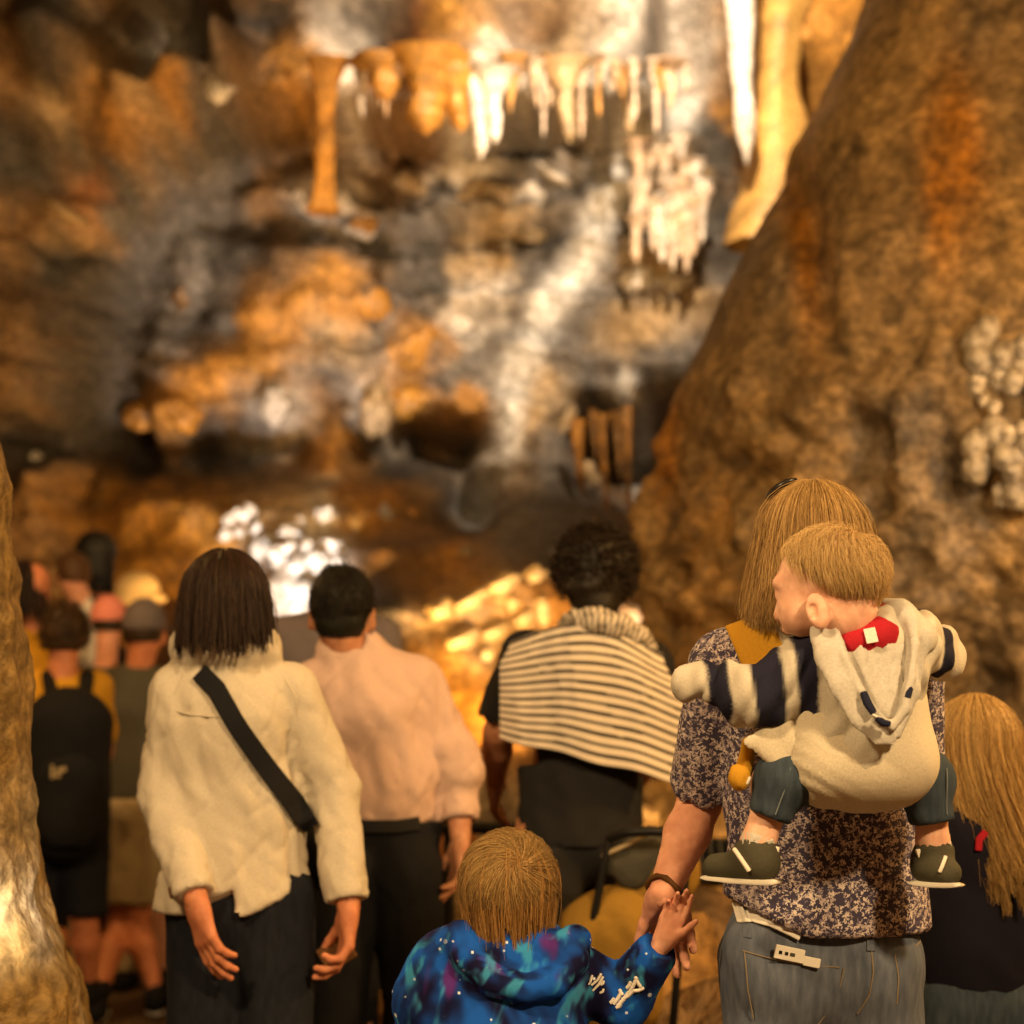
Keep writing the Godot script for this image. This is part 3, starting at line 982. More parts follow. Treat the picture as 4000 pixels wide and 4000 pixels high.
		g.lump(c, r, Basis(Vector3(0.2, 0.3, 1).normalized(), l[0] * 0.1), noise, 0.6, 110.0, 12, func(p): return rock_color(Vector3(0.75, 0.71, 0.66), p))
		tag(mesh(g, "calcite_crystal", M.wet), "glaring white calcite knob in the lit patch behind the visitors", "crystal", "calcite knobs of the lit patch")
	# slabs of the glowing ledge
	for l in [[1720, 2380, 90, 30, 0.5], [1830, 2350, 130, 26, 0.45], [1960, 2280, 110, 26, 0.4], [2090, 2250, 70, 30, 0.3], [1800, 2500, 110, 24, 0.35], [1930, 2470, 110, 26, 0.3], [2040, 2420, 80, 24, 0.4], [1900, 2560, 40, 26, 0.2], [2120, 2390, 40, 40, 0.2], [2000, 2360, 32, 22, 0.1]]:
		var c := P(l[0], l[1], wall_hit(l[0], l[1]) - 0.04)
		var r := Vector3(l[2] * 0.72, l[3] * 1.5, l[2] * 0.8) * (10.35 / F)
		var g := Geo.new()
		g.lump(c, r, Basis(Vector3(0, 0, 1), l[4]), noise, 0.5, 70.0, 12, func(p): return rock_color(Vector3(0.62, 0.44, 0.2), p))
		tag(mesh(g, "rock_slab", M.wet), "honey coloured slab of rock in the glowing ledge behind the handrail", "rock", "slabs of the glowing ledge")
	# cave popcorn at the edge of the pillar
	rng.seed = 21
	for i in 46:
		var px := rng.randf_range(3800, 4090)
		var py := 1250.0 + rng.randf_range(0, 700)
		var d := pillar_hit(px, py) - rng.randf_range(0.0, 0.05)
		var g := Geo.new()
		var s := rng.randf_range(0.016, 0.05)
		g.lump(P(px, py, d), Vector3(s, s * 1.25, s), Basis(Vector3(0, 0, 1), rng.randf_range(-0.6, 0.6)), noise, 0.35, 90.0, 10, func(p): return rock_color(Vector3(0.42, 0.34, 0.23), p))
		tag(mesh(g, "cave_popcorn", M.wet), "knob of pale cave popcorn on the flank of the great pillar", "cave popcorn", "cave popcorn knobs")
	for l in [[2300, 3640, 7.7, 0.24, "A", "big golden boulder behind the child in the galaxy hoodie"], [2490, 3420, 7.6, 0.15, "A", "golden boulder beside the curly haired man's leg"], [2430, 3780, 7.5, 0.2, "A", "low golden boulder by the path beside the held hands"], [2400, 3360, 7.75, 0.12, "D", "dark boulder under the handrail beside the curly haired man"],
			[1700, 3420, 7.8, 0.17, "R", "reddish boulder under the handrail beside the pink shirted man"], [1800, 3600, 7.7, 0.22, "A", "golden boulder under the handrail beside the pink shirted man"], [2560, 3600, 7.4, 0.16, "O", "orange boulder behind the held hands"]]:
		var g := Geo.new()
		var base: Vector3 = MINERAL[l[4]]
		g.lump(P(l[0], l[1], l[2]), Vector3(1.1, 1.0, 1.0) * float(l[3]), Basis(Vector3(0.2, 1, 0.3).normalized(), l[0] * 0.01), noise, 0.7, 70.0, 16, func(p): return rock_color(base, p))
		tag(mesh(g, "boulder", M.rock), l[5], "boulder")
	# boulders of the low bank behind the handrail and at the foot of the pillar
	rng.seed = 5
	for i in 34:
		var px := lerpf(1500, 3050, i / 33.0) + rng.randf_range(-40, 40)
		var d := rng.randf_range(7.4, 8.3) if px < 2450 else rng.randf_range(5.6, 6.2)
		var g := Geo.new()
		var s := rng.randf_range(0.16, 0.30)
		var c := Vector3((px - 2000) / F * d, s * 0.5 + rng.randf_range(0.0, 0.35), -d)
		var base: Vector3 = (MINERAL.A as Vector3).lerp(MINERAL.T, rng.randf()) if px > 1650 and px < 2560 else (MINERAL.B as Vector3).lerp(MINERAL.T, rng.randf() * 0.4)
		g.lump(c, Vector3(s * 1.2, s, s), Basis(Vector3(rng.randf(), 1, 0).normalized(), rng.randf() * TAU), noise, 0.6, 60.0, 14, func(p): return rock_color(base, p))
		tag(mesh(g, "boulder", M.rock), "rough boulder in the low bank along the handrail", "boulder", "boulders of the low bank")


func handrail() -> void:
	var t := thing("handrail", "dark iron handrail along the path before the rock bank", "handrail", Vector3(0.0, 0.0, -7.05))
	var top := PackedVector3Array()
	var rad := PackedFloat32Array()
	var mid := PackedVector3Array()
	for i in 22:
		var px := 1180.0 + i * 72.0
		var d := 7.0 + 0.18 * sin(px * 0.0016)
		top.append(Vector3((px - 2000) / F * d, 0.905 + 0.008 * sin(px * 0.004), -d))
		mid.append(top[-1] - Vector3(0, 0.4, 0))
		rad.append(0.021)
	var g := Geo.new()
	g.tube(top, rad, 10, Color.WHITE)
	mesh(g, "top_rail", M.dark_metal, t)
	rad.fill(0.014)
	g = Geo.new()
	g.tube(mid, rad, 10, Color.WHITE)
	mesh(g, "middle_rail", M.dark_metal, t)
	for i in [1, 8, 15, 21]:
		g = Geo.new()
		g.tube([Vector3(top[i].x, -0.02, top[i].z), top[i]], [0.02, 0.02], 10, Color.WHITE)
		mesh(g, "post", M.dark_metal, t)


func materials() -> void:
	noise.noise_type = FastNoiseLite.TYPE_SIMPLEX_SMOOTH
	noise.seed = 3
	noise.frequency = 0.01
	noise.fractal_octaves = 3
	ridge.noise_type = FastNoiseLite.TYPE_SIMPLEX_SMOOTH
	ridge.seed = 11
	ridge.frequency = 0.01
	ridge.fractal_octaves = 4
	drape.noise_type = FastNoiseLite.TYPE_SIMPLEX_SMOOTH
	drape.seed = 17
	drape.frequency = 0.01
	drape.fractal_octaves = 2
	cellular.noise_type = FastNoiseLite.TYPE_CELLULAR
	cellular.seed = 4
	cellular.frequency = 0.01
	var grit := noise_tex(0.02, 5, 512, FastNoiseLite.TYPE_SIMPLEX_SMOOTH, Color(0.55, 0.53, 0.5), Color(1, 1, 1), 5)
	var bumps := noise_tex(0.03, 5, 512, FastNoiseLite.TYPE_SIMPLEX_SMOOTH, Color.BLACK, Color.WHITE, 9)
	var weave := noise_tex(0.09, 4, 512, FastNoiseLite.TYPE_SIMPLEX_SMOOTH, Color.BLACK, Color.WHITE, 12)
	var fibre := noise_tex(0.06, 4, 512, FastNoiseLite.TYPE_SIMPLEX_SMOOTH, Color(0.9, 0.9, 0.9), Color(1, 1, 1), 13)
	var r := mat("rock", Color.WHITE, 0.72, grit, 1.4, bumps, 1.3, true)
	r.metallic_specular = 0.45
	mat("flowstone", Color.WHITE, 0.6, grit, 2.2, bumps, 0.45, true)
	var w := mat("wet", Color.WHITE, 0.38, grit, 2.6, bumps, 0.8, true)
	w.metallic_specular = 0.5
	mat("path", Color.WHITE, 0.65, grit, 2.0, bumps, 0.6, true)
	mat("dark_metal", _lin(0.02, 0.019, 0.018), 0.5)
	M.dark_metal.metallic = 0.6
	for c in [["cream", 0.60, 0.53, 0.42], ["rose", 0.66, 0.46, 0.38], ["charcoal", 0.021, 0.02, 0.02], ["black_cloth", 0.012, 0.012, 0.014], ["ink_denim", 0.016, 0.018, 0.026], ["olive_grey", 0.075, 0.07, 0.055], ["khaki", 0.42, 0.33, 0.2],
			["mustard", 0.56, 0.29, 0.025], ["oat", 0.66, 0.59, 0.46], ["grey_marl", 0.56, 0.53, 0.48], ["red_cloth", 0.42, 0.018, 0.03], ["navy", 0.018, 0.02, 0.045], ["slate", 0.15, 0.125, 0.13], ["pink_cloth", 0.85, 0.30, 0.24], ["straw", 0.68, 0.5, 0.25],
			["baby_denim", 0.055, 0.075, 0.10], ["denim", 0.135, 0.155, 0.205], ["ochre", 0.30, 0.17, 0.03], ["white_cloth", 0.78, 0.74, 0.68], ["shoe_green", 0.07, 0.066, 0.045], ["brown_leather", 0.12, 0.055, 0.02], ["night_blue", 0.012, 0.011, 0.02]]:
		var m := mat(c[0], _lin(c[1], c[2], c[3]), 0.88, fibre, 5.0, weave, 0.03)
		m.metallic_specular = 0.25
	var st := mat("striped", Color.WHITE, 0.9, fibre, 6.0, weave, 0.03, true)
	st.metallic_specular = 0.2
	for c in ["denim", "baby_denim", "ink_denim"]:
		var tw := noise_tex(0.012, 5, 512, FastNoiseLite.TYPE_SIMPLEX_SMOOTH, Color(0.74, 0.76, 0.79), Color(1, 1, 1), 41)
		M[c].albedo_texture = tw
		M[c].uv1_scale = Vector3(9.0, 2.2, 9.0)
	mat("white_plastic", _lin(0.75, 0.72, 0.66), 0.4)
	mat("white_rubber", _lin(0.7, 0.66, 0.58), 0.7)
	mat("black_plastic", _lin(0.015, 0.013, 0.012), 0.25)
	mat("thread", _lin(0.2, 0.16, 0.11), 0.9)
	mat("blue_thread", _lin(0.16, 0.19, 0.22), 0.9)
	for c in [["skin", 0.80, 0.41, 0.28], ["skin_baby", 0.86, 0.53, 0.39], ["skin_tan", 0.55, 0.27, 0.15], ["skin_red", 0.62, 0.25, 0.13]]:
		var m := mat(c[0], _lin(c[1], c[2], c[3]), 0.55, noise_tex(0.02, 4, 256, FastNoiseLite.TYPE_SIMPLEX_SMOOTH, Color(0.86, 0.8, 0.78), Color(1, 1, 1), 31), 6.0, null, 0.0, true)
		m.subsurf_scatter_enabled = true
		m.subsurf_scatter_strength = 0.12
	var hair := mat("hair", Color.WHITE, 0.55, null, 1.0, null, 0.0, true)
	hair.metallic_specular = 0.35


# ---------------------------------------------------------------- people
# joints of someone standing with their back to the camera; x_l is the picture's left
func stance(px: float, d: float, H: float, yaw := 0.0) -> Dictionary:
	var s := H / 1.7
	var o := Vector3((px - 2000.0) / F * d, 0, -d)
	var b := Basis(Vector3.UP, yaw)
	var j := {"o": o, "s": s, "fwd": b * Vector3(0, 0, -1), "right": b * Vector3(1, 0, 0), "hs": 1.0}
	var at := {
		"head": Vector3(0, 1.578, -0.03), "neck": Vector3(0, 1.415, 0.01), "chest": Vector3(0, 1.28, 0), "belly": Vector3(0, 1.06, 0), "pelvis": Vector3(0, 0.93, 0),
		"sho_l": Vector3(-0.165, 1.38, 0.01), "sho_r": Vector3(0.165, 1.38, 0.01), "elb_l": Vector3(-0.225, 1.1, 0.05), "elb_r": Vector3(0.225, 1.1, 0.05),
		"wri_l": Vector3(-0.235, 0.87, -0.02), "wri_r": Vector3(0.235, 0.87, -0.02), "hip_l": Vector3(-0.085, 0.9, 0), "hip_r": Vector3(0.085, 0.9, 0),
		"kne_l": Vector3(-0.1, 0.49, -0.02), "kne_r": Vector3(0.1, 0.49, -0.02), "ank_l": Vector3(-0.105, 0.085, 0.03), "ank_r": Vector3(0.105, 0.085, 0.03),
		"toe_l": Vector3(-0.125, 0.025, -0.14), "toe_r": Vector3(0.125, 0.025, -0.14),
	}
	for k in at:
		j[k] = o + b * (at[k] * s)
	j["look"] = j.fwd
	j["up"] = Vector3.UP
	return j


func bounds(list: Array, pad: float) -> Array:
	var mn := Vector3.INF
	var mx := -Vector3.INF
	for p in list:
		mn = mn.min(p); mx = mx.max(p)
	return [mn - Vector3.ONE * pad, mx + Vector3.ONE * pad]


func field(list: Array, pad: float, cell: float) -> Field:
	var b := bounds(list, pad)
	return Field.new(b[0], b[1], cell)


func add_head(g: Geo, c: Vector3, look: Vector3, up: Vector3, neck: Vector3, s: float, cell: float, ear_drop := 0.02, baby := false) -> void:
	var side := look.cross(up).normalized()
	up = side.cross(look).normalized()
	var b := Basis(side, up, -look)
	var fl := field([c, neck], 0.15 * s, cell)
	fl.ell(c + up * (0.012 if baby else 0.022) * s - look * 0.01 * s, Vector3(0.075, 0.078 if baby else 0.088, 0.094) * s, b, 0.01)
	if baby:
		fl.ell(c - up * 0.04 * s + look * 0.035 * s, Vector3(0.066, 0.05, 0.055) * s, b, 0.035 * s)
		for k: float in [-1.0, 1.0]:
			fl.ell(c - up * 0.045 * s + look * 0.05 * s + side * 0.032 * s * k, Vector3(0.03, 0.03, 0.03) * s, b, 0.03 * s)
	else:
		fl.ell(c - up * 0.045 * s + look * 0.03 * s, Vector3(0.056, 0.065, 0.062) * s, b, 0.04 * s)
		fl.ell(c - up * 0.088 * s + look * 0.065 * s, Vector3(0.024, 0.02, 0.022) * s, b, 0.03 * s)
	fl.cap(c + look * 0.084 * s - up * 0.002 * s, c + look * (0.1 if baby else 0.11) * s - up * 0.036 * s, 0.008 * s, 0.0125 * s, 0.015 * s)
	fl.cap(c + look * 0.086 * s - up * 0.064 * s + side * 0.018 * s, c + look * 0.086 * s - up * 0.064 * s - side * 0.018 * s, 0.009 * s, 0.009 * s, 0.012 * s)
	for k: float in [-1.0, 1.0]:
		fl.cap(c + look * 0.082 * s + up * 0.018 * s + side * 0.016 * s * k, c + look * 0.072 * s + up * 0.018 * s + side * 0.045 * s * k, 0.009 * s, 0.008 * s, 0.02 * s)
		fl.ell(c + look * 0.074 * s - up * 0.004 * s + side * 0.031 * s * k, Vector3(0.015, 0.013, 0.013) * s, b, 0.006 * s)
		var e := c + side * 0.077 * s * k - up * ear_drop * s - look * 0.004 * s
		var eb := Basis(b.x, b.y, b.z).rotated(up, -0.45 * k)
		fl.ell(e + side * 0.004 * s * k, Vector3(0.009, 0.031, 0.02) * s, eb, 0.006 * s)
		fl.ell(e - up * 0.02 * s, Vector3(0.009, 0.012, 0.012) * s, eb, 0.008 * s)
		fl.carve(e + side * 0.016 * s * k + up * 0.006 * s + look * 0.003 * s, e + side * 0.014 * s * k - up * 0.008 * s + look * 0.004 * s, 0.009 * s, 0.006 * s)
	fl.cap(c - up * 0.06 * s - look * 0.02 * s, neck, 0.054 * s, 0.058 * s, 0.03 * s)
	fl.emit(g)


# five fingers on a palm: f points along the hand, back is the direction of its back, thumb the side of the thumb
func add_hand(g: Geo, w: Vector3, f: Vector3, back: Vector3, thumb: Vector3, s: float, curl: float, cell: float, spread := 0.0) -> void:
	f = f.normalized()
	thumb = (thumb - f * thumb.dot(f)).normalized()
	back = (back - f * back.dot(f) - thumb * back.dot(thumb)).normalized()
	var fl := field([w, w + f * 0.16 * s], 0.12 * s, cell)
	var offs := [0.03, 0.01, -0.01, -0.028]
	var reach := [0.086, 0.09, 0.086, 0.078]
	var ph := [[0.042, 0.026, 0.02], [0.047, 0.03, 0.021], [0.043, 0.028, 0.021], [0.033, 0.021, 0.018]]
	fl.cap(w - f * 0.004 * s, w + f * 0.02 * s, 0.0265 * s, 0.025 * s, 0.02 * s, back, 1.25)
	for i in 4:
		var kn: Vector3 = w + f * (reach[i] * s) + thumb * (offs[i] * s)
		fl.cap(w + thumb * (offs[i] * 0.55 * s) + f * 0.01 * s, kn, 0.0155 * s, 0.0115 * s, 0.016 * s)
		var ang := curl * (0.45 + 0.12 * i)
		var dirf: Vector3 = (f + thumb * spread * offs[i] * 20.0).normalized()
		var p := kn
		for k in 3:
			dirf = dirf.rotated(back.cross(f).normalized() * -1.0, -ang * [0.8, 1.2, 0.8][k])
			var q: Vector3 = p + dirf * (ph[i][k] * s)
			fl.cap(p, q, (0.0105 - 0.001 * k) * s, (0.0098 - 0.0012 * k) * s, 0.004 * s)
			p = q
	var tb := w + f * 0.028 * s + thumb * 0.022 * s - back * 0.004 * s
	var td := (f * 0.72 + thumb * 0.62 - back * 0.3 * minf(curl + 0.3, 1.0)).normalized()
	fl.cap(w + f * 0.01 * s + thumb * 0.01 * s, tb, 0.018 * s, 0.017 * s, 0.014 * s)
	var t2 := tb + td * 0.036 * s
	fl.cap(tb, t2, 0.0155 * s, 0.012 * s, 0.01 * s)
	td = (td + f * 0.35 - back * 0.25 * curl).normalized()
	var t3 := t2 + td * 0.03 * s
	fl.cap(t2, t3, 0.0118 * s, 0.0105 * s, 0.005 * s)
	fl.cap(t3, t3 + td * 0.022 * s, 0.0105 * s, 0.0085 * s, 0.005 * s)
	fl.emit(g)


func fold_noise(amp: float, fx: float, fy: float, seed_off := 0.0) -> Callable:
	fx *= 3.6
	fy *= 3.0
	return func(p: Vector3, n: Vector3) -> float:
		var w := 0.05 * noise.get_noise_3d(p.x * 300.0, p.y * 300.0 + seed_off, p.z * 300.0)
		var a := drape.get_noise_3d((p.x + w) * fx + p.y * fx * 0.3 + seed_off, (p.y + w) * fy, p.z * fx)
		var r1 := drape.get_noise_3d((p.x - w) * fx * 0.55 - p.y * fx * 0.4 + seed_off, p.y * fy * 0.35, p.z * fx * 0.55 + 50.0)
		var r2 := drape.get_noise_3d((p.x + w) * fx * 0.4 + p.y * fx * 0.55 - seed_off, p.y * fy * 0.4 + 90.0, p.z * fx * 0.4)
		var lines := exp(-r1 * r1 / 0.006) + 0.8 * exp(-r2 * r2 / 0.005)
		return amp * (a * 0.75 + lines * 0.26 - 0.15) * (1.0 - n.y * n.y) * (1.0 - n.y * n.y)


# skin (one mesh), top, trousers and shoes; returns the node and the fields of the clothes
func dress(j: Dictionary, spec: Dictionary) -> Dictionary:
	var s: float = j.s
	var cell: float = spec.get("cell", 0.02)
	var t := thing("person", spec.label, "person", j.o, spec.get("group", ""))
	var skin: Material = spec.get("skin", M.skin)
	var fwd: Vector3 = j.fwd
	var bulk: float = spec.get("bulk", 1.0)
	var g := Geo.new()
	# body
	var all := []
	for k in j:
		if j[k] is Vector3 and not k in ["fwd", "right", "look", "up", "o"]:
			all.append(j[k])
	var bf := field(all, 0.16 * s, maxf(cell, 0.012))
	bf.cap(j.neck, j.chest, 0.05 * s, 0.1 * s, 0.05)
	bf.cap(j.sho_l, j.sho_r, 0.045 * s, 0.045 * s, 0.05, fwd, 1.2)
	bf.cap(j.chest, j.belly, 0.115 * s * bulk, 0.105 * s * bulk, 0.05, fwd, 1.4)
	bf.cap(j.belly, j.pelvis, 0.105 * s * bulk, 0.12 * s * bulk, 0.05, fwd, 1.4)
	bf.cap(j.head.lerp(j.neck, 0.55), j.neck, 0.05 * s, 0.056 * s, 0.03)
	for e in ["l", "r"]:
		bf.cap(j["sho_" + e], j["elb_" + e], 0.047 * s, 0.039 * s, 0.03)
		var el: Vector3 = j["elb_" + e]
		var wr: Vector3 = j["wri_" + e]
		bf.cap(el, el.lerp(wr, 0.35), 0.039 * s, 0.041 * s, 0.015)
		bf.cap(el.lerp(wr, 0.35), wr, 0.041 * s, 0.027 * s, 0.015)
		bf.cap(j["hip_" + e], j["kne_" + e], 0.08 * s, 0.052 * s, 0.04)
		var kn: Vector3 = j["kne_" + e]
		var an: Vector3 = j["ank_" + e]
		bf.cap(kn, kn.lerp(an, 0.35) - fwd * 0.012 * s, 0.052 * s, 0.056 * s, 0.02)
		bf.cap(kn.lerp(an, 0.35) - fwd * 0.012 * s, an, 0.056 * s, 0.034 * s, 0.02)
		bf.cap(an - Vector3(0, 0.03, 0) * s, j["toe_" + e], 0.034 * s, 0.026 * s, 0.02)
	bf.emit(g)
	add_head(g, j.head, j.look, j.up, j.neck, s * float(j.hs), minf(cell, 0.008), spec.get("ear_drop", 0.02))
	var hc: float = clampf(cell * 0.4, 0.0035, 0.006)
	for e in ["l", "r"]:
		var sg := -1.0 if e == "l" else 1.0
		var hd: Dictionary = spec.get("hand_" + e, {})
		var wr: Vector3 = j["wri_" + e]
		var el: Vector3 = j["elb_" + e]
		add_hand(g, wr, hd.get("f", (wr - el).normalized()), hd.get("back", j.right * sg - fwd * -0.3), hd.get("thumb", fwd), s * float(j.get("hand_s", 1.0)), hd.get("curl", 0.45), hc)
	mesh(g, "body", skin, t)
	var out := {"t": t, "body": bf}
	# top
	if spec.has("top"):
		var tf := field([j.sho_l, j.sho_r, j.elb_l, j.elb_r, j.wri_l, j.wri_r, j.neck, j.pelvis], 0.2 * s, cell)
		var w: float = spec.get("top_w", 0.145) * s * bulk
		var hem: Vector3 = spec.get("hem", j.pelvis - Vector3(0, 0.03, 0) * s)
		tf.cap(j.neck + Vector3(0, 0.0, 0), j.chest, 0.062 * s, w * 0.95, 0.05, fwd, 1.25)
		tf.cap(j.sho_l, j.sho_r, 0.062 * s, 0.062 * s, 0.07, fwd, 1.1)
		tf.cap(j.chest, j.belly, w, w * 0.97, 0.05, fwd, 1.38)
		tf.cap(j.belly, hem - Vector3(0, 0.1, 0) * s, w * 0.97, w * float(spec.get("flare", 1.06)), 0.05, fwd, 1.38)
		tf.cut(hem, Vector3.DOWN, 2.0)
		if spec.has("hem_tilt"):
			tf.cut(spec.hem_tilt[0], (spec.hem_tilt[1] as Vector3).normalized(), 2.0)
		var sl: float = spec.get("sleeve", 2.0)
		var loose: float = spec.get("loose", 1.0)
		for e in ["l", "r"]:
			var a: Vector3 = j["sho_" + e]
			var b: Vector3 = j["elb_" + e]
			var c: Vector3 = j["wri_" + e]
			if sl <= 0.0:
				continue
			if sl <= 1.0:
				var m := a.lerp(b, sl)
				tf.cap(a, m, 0.062 * s * loose, 0.06 * s * loose, 0.016)
				tf.cut(m - (b - a).normalized() * 0.012 * s, (b - a).normalized(), 0.085 * s * loose)
				tf.carve(m, m + (b - a) * 0.2, 0.052 * s * loose, 0.053 * s * loose)
			else:
				tf.cap(a, b, 0.062 * s * loose, 0.056 * s * loose, 0.016)
				var m := b.lerp(c, sl - 1.0)
				tf.cap(b, m, 0.055 * s * loose, float(spec.get("cuff", 0.042)) * s, 0.02)
				tf.cut(m - (c - b).normalized() * 0.01 * s, (c - b).normalized(), 0.075 * s)
				tf.carve(m + (c - b).normalized() * 0.01 * s, m + (c - b) * 0.2, 0.032 * s, 0.034 * s)
		if spec.has("more_top"):
			(spec.more_top as Callable).call(tf)
		tf.carve(j.neck.lerp(j.head, 0.25), j.neck.lerp(j.head, 0.8), 0.064 * s, 0.07 * s)
		g = Geo.new()
		tf.emit(g, spec.get("folds", fold_noise(0.012 * s, 260.0, 70.0, j.o.x * 300.0)), spec.get("top_col", null))
		mesh(g, spec.get("top_name", "shirt"), spec.top, t)
		out["top"] = tf
	if spec.has("bottom"):
		var low: float = spec.get("leg_hem", 0.09)
		var lf := field([j.hip_l, j.hip_r, j.kne_l, j.kne_r, j.ank_l, j.ank_r, j.pelvis], 0.2 * s, cell)
		var fit: float = spec.get("fit", 1.0)
		var seat: float = spec.get("seat", 0.55)
		lf.cap(j.pelvis + Vector3(0, 0.08, 0) * s, j.pelvis - Vector3(0, 0.02, 0) * s, 0.128 * s * bulk, 0.15 * s * bulk, 0.04, fwd, 1.4)
		for e in ["l", "r"]:
			var hp: Vector3 = j["hip_" + e]
			var kn: Vector3 = j["kne_" + e]
			var an: Vector3 = j["ank_" + e]
			lf.ell(hp - fwd * 0.045 * s * seat - Vector3(0, 0.02, 0) * s, Vector3(0.082, 0.09, 0.08) * s * bulk * sqrt(seat), Basis(), 0.05)
			lf.cap(hp, kn, 0.094 * s * fit * sqrt(bulk), 0.072 * s * fit, 0.03)
			lf.cap(kn, an, 0.07 * s * fit, 0.058 * s * fit, 0.03)
		lf.cut(Vector3(j.o.x, low, j.o.z), Vector3.DOWN, 3.0)
		if spec.has("top") and not spec.get("bare_waist", false):
			lf.cut(spec.get("hem", j.pelvis - Vector3(0, 0.03, 0) * s) + Vector3(0, 0.006, 0) * s, Vector3.UP, 3.0)
		g = Geo.new()
		lf.emit(g, fold_noise(0.009 * s, 200.0, 110.0, j.o.x * 200.0 + 77.0))
		mesh(g, spec.get("bottom_name", "trousers"), spec.bottom, t)
		out["bottom"] = lf
	if spec.get("shod", true):
		for e in ["l", "r"]:
			var an: Vector3 = j["ank_" + e]
			var sf := field([an, j["toe_" + e]], 0.12 * s, 0.012)
			var heel := an - Vector3(0, 0.045, 0) * s - fwd * 0.02 * s
			sf.cap(heel, j["toe_" + e] + Vector3(0, 0.012, 0) * s, 0.043 * s, 0.036 * s, 0.02)
			sf.cap(an, heel, 0.043 * s, 0.042 * s, 0.02)
			sf.cut(Vector3(an.x, 0.004, an.z), Vector3.DOWN, 1.0)
			g = Geo.new()
			sf.emit(g)
			var shoe := mesh(g, "shoe", spec.get("shoes", M.black_cloth), t)
			g = Geo.new()
			g.tube([heel - fwd * 0.015 * s + Vector3(0, -heel.y + 0.014, 0), Vector3(j["toe_" + e].x, 0.014, j["toe_" + e].z) + fwd * 0.02 * s], [0.045 * s, 0.041 * s], 14, Color.WHITE, Vector3.UP, 0.3)
			mesh(g, "sole", spec.get("soles", M.black_plastic), shoe)
	return out


# ---------------------------------------------------------------- hair
func tint(a: Vector3, b: Vector3) -> Color:
	var c := a.lerp(b, rng.randf()) * rng.randf_range(0.75, 1.2)
	return Color(c.x, c.y, c.z)


# straight hair that falls from the crown to y_end; o: count, clumps, flare, width, face (half angle kept free), sway
func long_hair(g: Geo, c: Vector3, r: Vector3, look: Vector3, y_end: float, ca: Vector3, cb: Vector3, o: Dictionary) -> void:
	var yaw := atan2(look.x, look.z)
	var n: int = o.get("count", 1500)
	var clumps: int = o.get("clumps", 60)
	var face: float = o.get("face", 0.95)
	var wave: float = o.get("wave", 0.004)
	var sway: Vector3 = o.get("sway", Vector3.ZERO)
	var segs: int = o.get("segs", 11)
	for i in n:
		var a := rng.randf_range(face, TAU - face)
		var cl := (floorf(a / TAU * clumps) + 0.5) / clumps * TAU
		var ch := sin(cl * 91.7) * 43758.5
		ch -= floorf(ch)
		var f0 := acos(rng.randf_range(0.05, 1.0))
		var lay := rng.randf_range(0.95, 1.02) + (ch - 0.5) * 0.022
		var ye: float = y_end + rng.randf_range(-0.02, 0.012) + (ch - 0.5) * float(o.get("ragged", 0.03))
		var pts := PackedVector3Array()
		var rad := PackedFloat32Array()
		var ph := rng.randf() * TAU
		var stray := rng.randf_range(0.01, 0.035) if rng.randf() < 0.02 else 0.0
		var arc := PI / 2 - f0
		var drop := c.y - ye
		var total := arc * r.y + drop
		var wd: float = o.get("width", 0.0011) * rng.randf_range(0.8, 1.3)
		for k in segs:
			var t := float(k) / (segs - 1)
			var l := t * total
			var ang := lerpf(a, cl, t * 0.55)
			var p: Vector3
			var dirv := Vector3(sin(ang + yaw), 0, cos(ang + yaw))
			if l < arc * r.y:
				var ff := f0 + l / r.y
				p = Vector3(dirv.x * r.x * sin(ff), r.y * cos(ff), dirv.z * r.z * sin(ff)) * lay
			else:
				var dd := (l - arc * r.y)
				var fl: float = 1.0 + float(o.get("flare", 0.1)) * dd / maxf(drop, 0.01)
				p = Vector3(dirv.x * r.x * fl, -dd, dirv.z * r.z * fl) * Vector3(lay, 1, lay)
				p += sway * pow(dd / maxf(drop, 0.01), 1.5)
			if stray > 0.0:
				p += dirv * stray * sin(t * 2.4) * 0.5 + Vector3(0, stray * 0.3 * sin(t * 5.0), 0)
			p += Vector3(sin(ph + l * 40.0), 0, cos(ph + l * 33.0)) * wave * t + dirv * (ch - 0.5) * 0.008 * t
			pts.append(c + p)
			rad.append(wd * (1.0 - 0.55 * t))
		g.tube(pts, rad, 3, tint(ca, cb) * (0.88 + 0.24 * ch))


